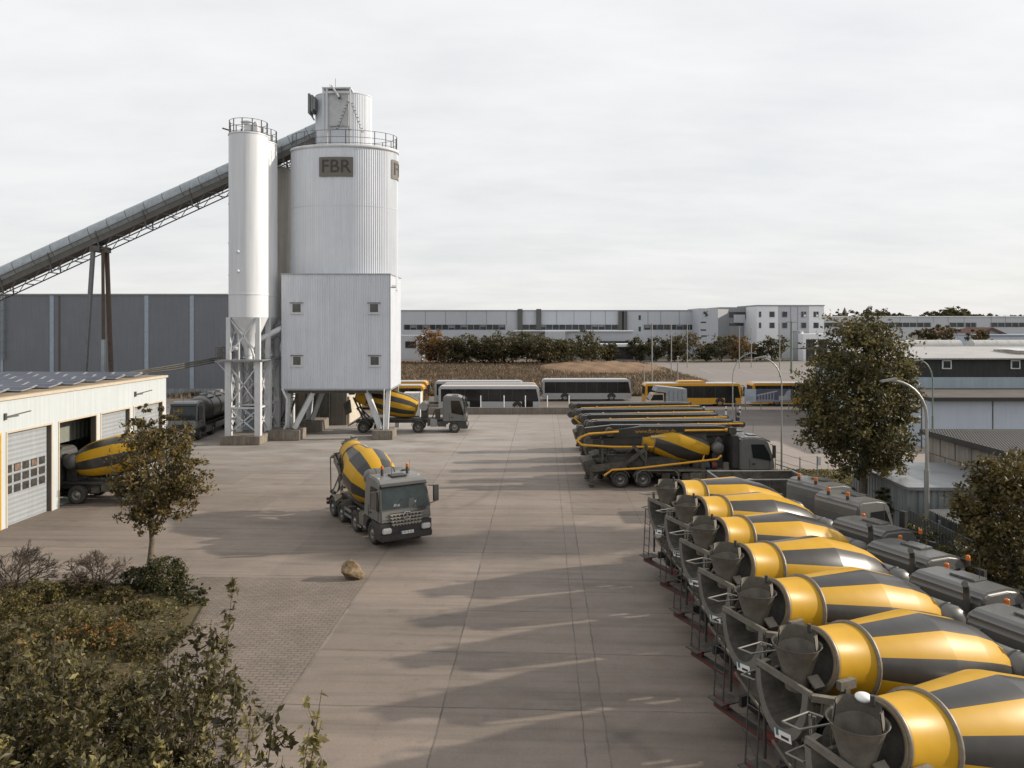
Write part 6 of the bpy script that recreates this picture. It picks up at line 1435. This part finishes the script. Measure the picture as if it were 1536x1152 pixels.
front_shrub('tall sprig shrub rising highest above the foreground thicket', -6.3, 13.2, 4.6, 1.0, 1300, 351, stems=14, tips=[(-5.15, 13.8, 5.05), (-5.0, 13.2, 4.4), (-5.6, 14.0, 4.5), (-4.7, 13.0, 3.9), (-6.2, 13.6, 4.7)])
front_shrub('leaning shrub whose leafy tips reach farthest over the concrete', -5.0, 11.0, 3.6, .9, 1500, 352, stems=14, tips=[(-2.85, 11.2, 4.55), (-2.95, 10.9, 4.15), (-3.5, 11.0, 4.3), (-3.3, 10.8, 3.8), (-3.9, 11.2, 4.2), (-4.2, 11.4, 4.6)])
front_shrub('tall foreground shrub with upright stems at the left centre', -8.6, 13.0, 4.3, 1.3, 1900, 353, stems=15, tips=[(-8.0, 13.2, 4.9), (-8.8, 13.4, 4.8), (-7.4, 13.0, 4.5)])

# ---- trees of the background
def far(label, px, d, w, ytop, ybot, mats, seed, n=1500, ls=.42, grp='trees before the factory'):
    x = gx(px, d); r = w/F*d/2; zt, zb = gz(ytop, d), max(.2, gz(ybot, d)); rnd = random.Random(seed); c = (zt+zb)/2; hz = (zt-zb)/2
    bl = [(V((rnd.uniform(-.35, .35)*r, rnd.uniform(-.3, .3)*r, c+rnd.uniform(-.35, .3)*hz)), V((r*.85, r*.7, hz*.75))) for _ in range(4)]+[(V((0, 0, c)), V((r*.95, r*.7, hz*1.0)))]
    return tree(label, (x, d, 0), zt, bl, n, ls, mats, seed, .16, 'background_tree', grp, core=.3, nlimb=5)
far('bright orange autumn tree left of the background hedge', 646, 185, 50, 492, 549, L_ORANGE, 400, 5000, .32)
hed = [(680, 38, 505), (702, 40, 500), (725, 42, 503), (748, 40, 498), (768, 40, 504), (790, 44, 497), (812, 40, 500), (832, 36, 506), (850, 34, 510)]
hn = ['dark bush right beside the orange tree', 'second bush of the background hedge from the orange tree', 'third bush of the background hedge from the orange tree', 'fourth bush of the background hedge from the orange tree', 'middle bush of the background hedge', 'tallest dark bush of the background hedge', 'bush right of the tallest hedge bush', 'low brown bush near the hedge end', 'last low bush of the hedge before the lone green tree']
for i, (px, w, yt) in enumerate(hed): far(hn[i], px, 184+(i % 3)*2.5, w*1.55, yt, 550, L_DARK[:3] if i % 3 else [L_DARK[0], L_DARK[1], L_ORANGE[1]], 410+i, 4200, .32)
far('olive green tree at the right end of the hedge', 882, 178, 48, 496, 545, [L_DARK[1], L_DARK[2], L_DARK[0]], 430, 2600, .36)
for i, (px, w, yt, mm, lb) in enumerate(((915, 22, 512, L_DARK[:3], 'small dark tree before the low white shed'), (955, 26, 504, L_DARK[:2], 'slender dark tree left of the brown tree group'), (985, 34, 503, L_DARK[:3], 'olive tree between two car park poles'), (1028, 44, 497, [L_DARK[1], L_DARK[2], L_ORANGE[1]], 'broad brown green tree before the stair block'), (1012, 30, 508, L_DARK[:3], 'low tree left of the broad brown green tree'), (1082, 36, 499, L_DARK[1:3]+L_ORANGE[1:2], 'brown tree before the recessed office wing'), (1108, 36, 502, L_ORANGE[:2]+L_DARK[2:3], 'rust coloured tree before the office corner'), (1158, 34, 502, L_DARK[:3], 'olive tree under the office windows'), (1135, 26, 515, [L_DRY[2], L_DARK[2]], 'pale bush between the rust tree and the olive tree'), (1060, 30, 512, L_DARK[:2], 'low dark bush before the stair block'))):
    far(lb, px, 196+(i % 3)*2, w*1.2, yt, 543, mm, 440+i, 2400, .34)
for i, (px, w, yt, yb, mm, lb) in enumerate(((1415, 46, 486, 512, [L_DARK[1], L_ORANGE[1], L_DARK[2]], 'brown tree on the skyline right of the big tree'), (1468, 40, 493, 516, [L_DARK[1], L_ORANGE[1], L_DARK[2]], 'brown bush before the red roofed house'), (1385, 36, 494, 514, L_DARK[:3], 'dark bush right beside the big tree crown'))):
    far(lb, px, 130, w, yt, yb, mm, 470+i, 1600, .28, 'brown trees before the right factory')
for i, (px, w, yt, lb) in enumerate(((1258, 30, 470.5, 'flat dark treetop left of the church spire'), (1308, 56, 462, 'high dark treetop right of the church spire'), (1338, 34, 468, 'treetop behind the factory, right of the high treetop'), (1405, 40, 466, 'treetop left of the broad skyline tree'), (1426, 44, 458, 'broad layered tree rising highest on the right skyline'), (1450, 40, 470, 'low treetop right of the broad skyline tree'), (1495, 60, 471, 'long low treetop at the right skyline'), (1530, 40, 472, 'treetop at the right photo edge'))):
    far(lb, px, 330, w*1.25, yt, 486, L_DARK[:3], 480+i, 2400, .7, 'treetops behind the right factory')
# ---- dry grass of the meadow
m = M(); rnd = random.Random(6)
def blades(m, n, x0, x1, y0, y1, h, dens=None):
    for _ in range(n):
        x, y = rnd.uniform(x0, x1), y0+(y1-y0)*rnd.random()**1.5
        g = .5+.5*math.sin(x*.23+math.sin(y*.11)*2.2)*math.cos(y*.19-x*.07)
        if rnd.random() > .25+.75*g: continue
        hh = h*rnd.uniform(.45, 1.25); w = .035+.0005*y; a = rnd.uniform(0, 3.14); dx, dy = math.cos(a)*w, math.sin(a)*w; l = rnd.gauss(0, .25)
        k = len(m.v); m.v += [(x-dx, y-dy, 0), (x+dx, y+dy, 0), (x+l, y+rnd.gauss(0, .2), hh)]; m.f.append((k, k+1, k+2)); m.s.append(False); m.m.append(min(3, max(0, int(rnd.gauss(.6+2*g*.6, .9)))))
blades(m, 110000, -45, 33, 103.5, 190, .62); blades(m, 4000, 30, 80, 104, 113, .9); blades(m, 2500, -75, -20, 100, 104.5, .6)
o = m.build('dry_grass', L_DRY, norm=False); tag(o, kind='stuff')
m = M(); rnd = random.Random(61); pts = [(Vector((rnd.uniform(15.9, 23), rnd.uniform(44, 51.4), .05)), rnd.random()) for _ in range(5000)]; leaves(m, pts, .10, rnd, L_COVER[:4], up=.2); tag(m.build('verge_grass', L_COVER[:4], norm=False), kind='stuff')

# ------------------------------------------------------------------ light, sky, camera
EL, AZ = R(22), R(9)                                      # sun: low, from the right and a little behind the scene
to_sun = Vector((math.cos(AZ)*math.cos(EL), math.sin(AZ)*math.cos(EL), math.sin(EL)))
sl = bpy.data.lights.new('sun', 'SUN'); sl.energy = 2.6; sl.angle = R(1.2); sl.color = (1.0, .90, .77); so = bpy.data.objects.new('sun', sl); C.objects.link(so)
so.rotation_euler = (-to_sun).to_track_quat('-Z', 'Y').to_euler()
w = bpy.data.worlds.new('World'); bpy.context.scene.world = w; w.use_nodes = True; N, L = w.node_tree.nodes, w.node_tree.links
bg = N['Background']; sk = N.new('ShaderNodeTexSky'); sk.sky_type = 'NISHITA'; sk.sun_disc = False; sk.sun_elevation = EL; sk.sun_rotation = R(90)-AZ
tc = N.new('ShaderNodeTexCoord'); sx = N.new('ShaderNodeSeparateXYZ'); L.new(tc.outputs['Generated'], sx.inputs[0])
zz = mth(N, L, 'ADD', mth(N, L, 'MAXIMUM', sx.outputs[2], 0), .16); cb = N.new('ShaderNodeCombineXYZ'); L.new(mth(N, L, 'DIVIDE', sx.outputs[0], zz), cb.inputs[0]); L.new(mth(N, L, 'DIVIDE', sx.outputs[1], zz), cb.inputs[1])
n1 = noise(N, L, cb.outputs[0], .95, 9, .58, (1, 1.5, 1)); n2 = noise(N, L, cb.outputs[0], 2.6, 7, .6, (.8, 1.7, 1))
cl = mth(N, L, 'ADD', mth(N, L, 'MULTIPLY', n1, .7), mth(N, L, 'MULTIPLY', n2, .3))
cc = mix(N, L, mrange(N, L, cl, .36, .62, 0, 1), (3.85, 3.88, 3.92), (4.45, 4.43, 4.40))
hz = mrange(N, L, sx.outputs[2], 0, .45, .93, 1.08); vm = N.new('ShaderNodeVectorMath'); vm.operation = 'SCALE'; L.new(cc, vm.inputs[0]); L.new(hz, vm.inputs['Scale'])
cov = mix(N, L, .94, sk.outputs[0], vm.outputs[0]); L.new(cov, bg.inputs['Color']); bg.inputs['Strength'].default_value = .10
cam = bpy.data.cameras.new('camera'); co = bpy.data.objects.new('camera', cam); C.objects.link(co); co.location = (0, 0, H); co.rotation_euler = (R(90), 0, 0)
cam.sensor_width = 36; cam.lens = 36*F/1536; cam.shift_y = -(576-HY)/1536; cam.clip_end = 8000; cam.clip_start = .1
sc = bpy.context.scene; sc.camera = co
sc.view_settings.view_transform = 'Standard'; sc.view_settings.look = 'None'; sc.view_settings.gamma = 1; sc.view_settings.exposure = 1.07
sc.cycles.max_bounces = 6
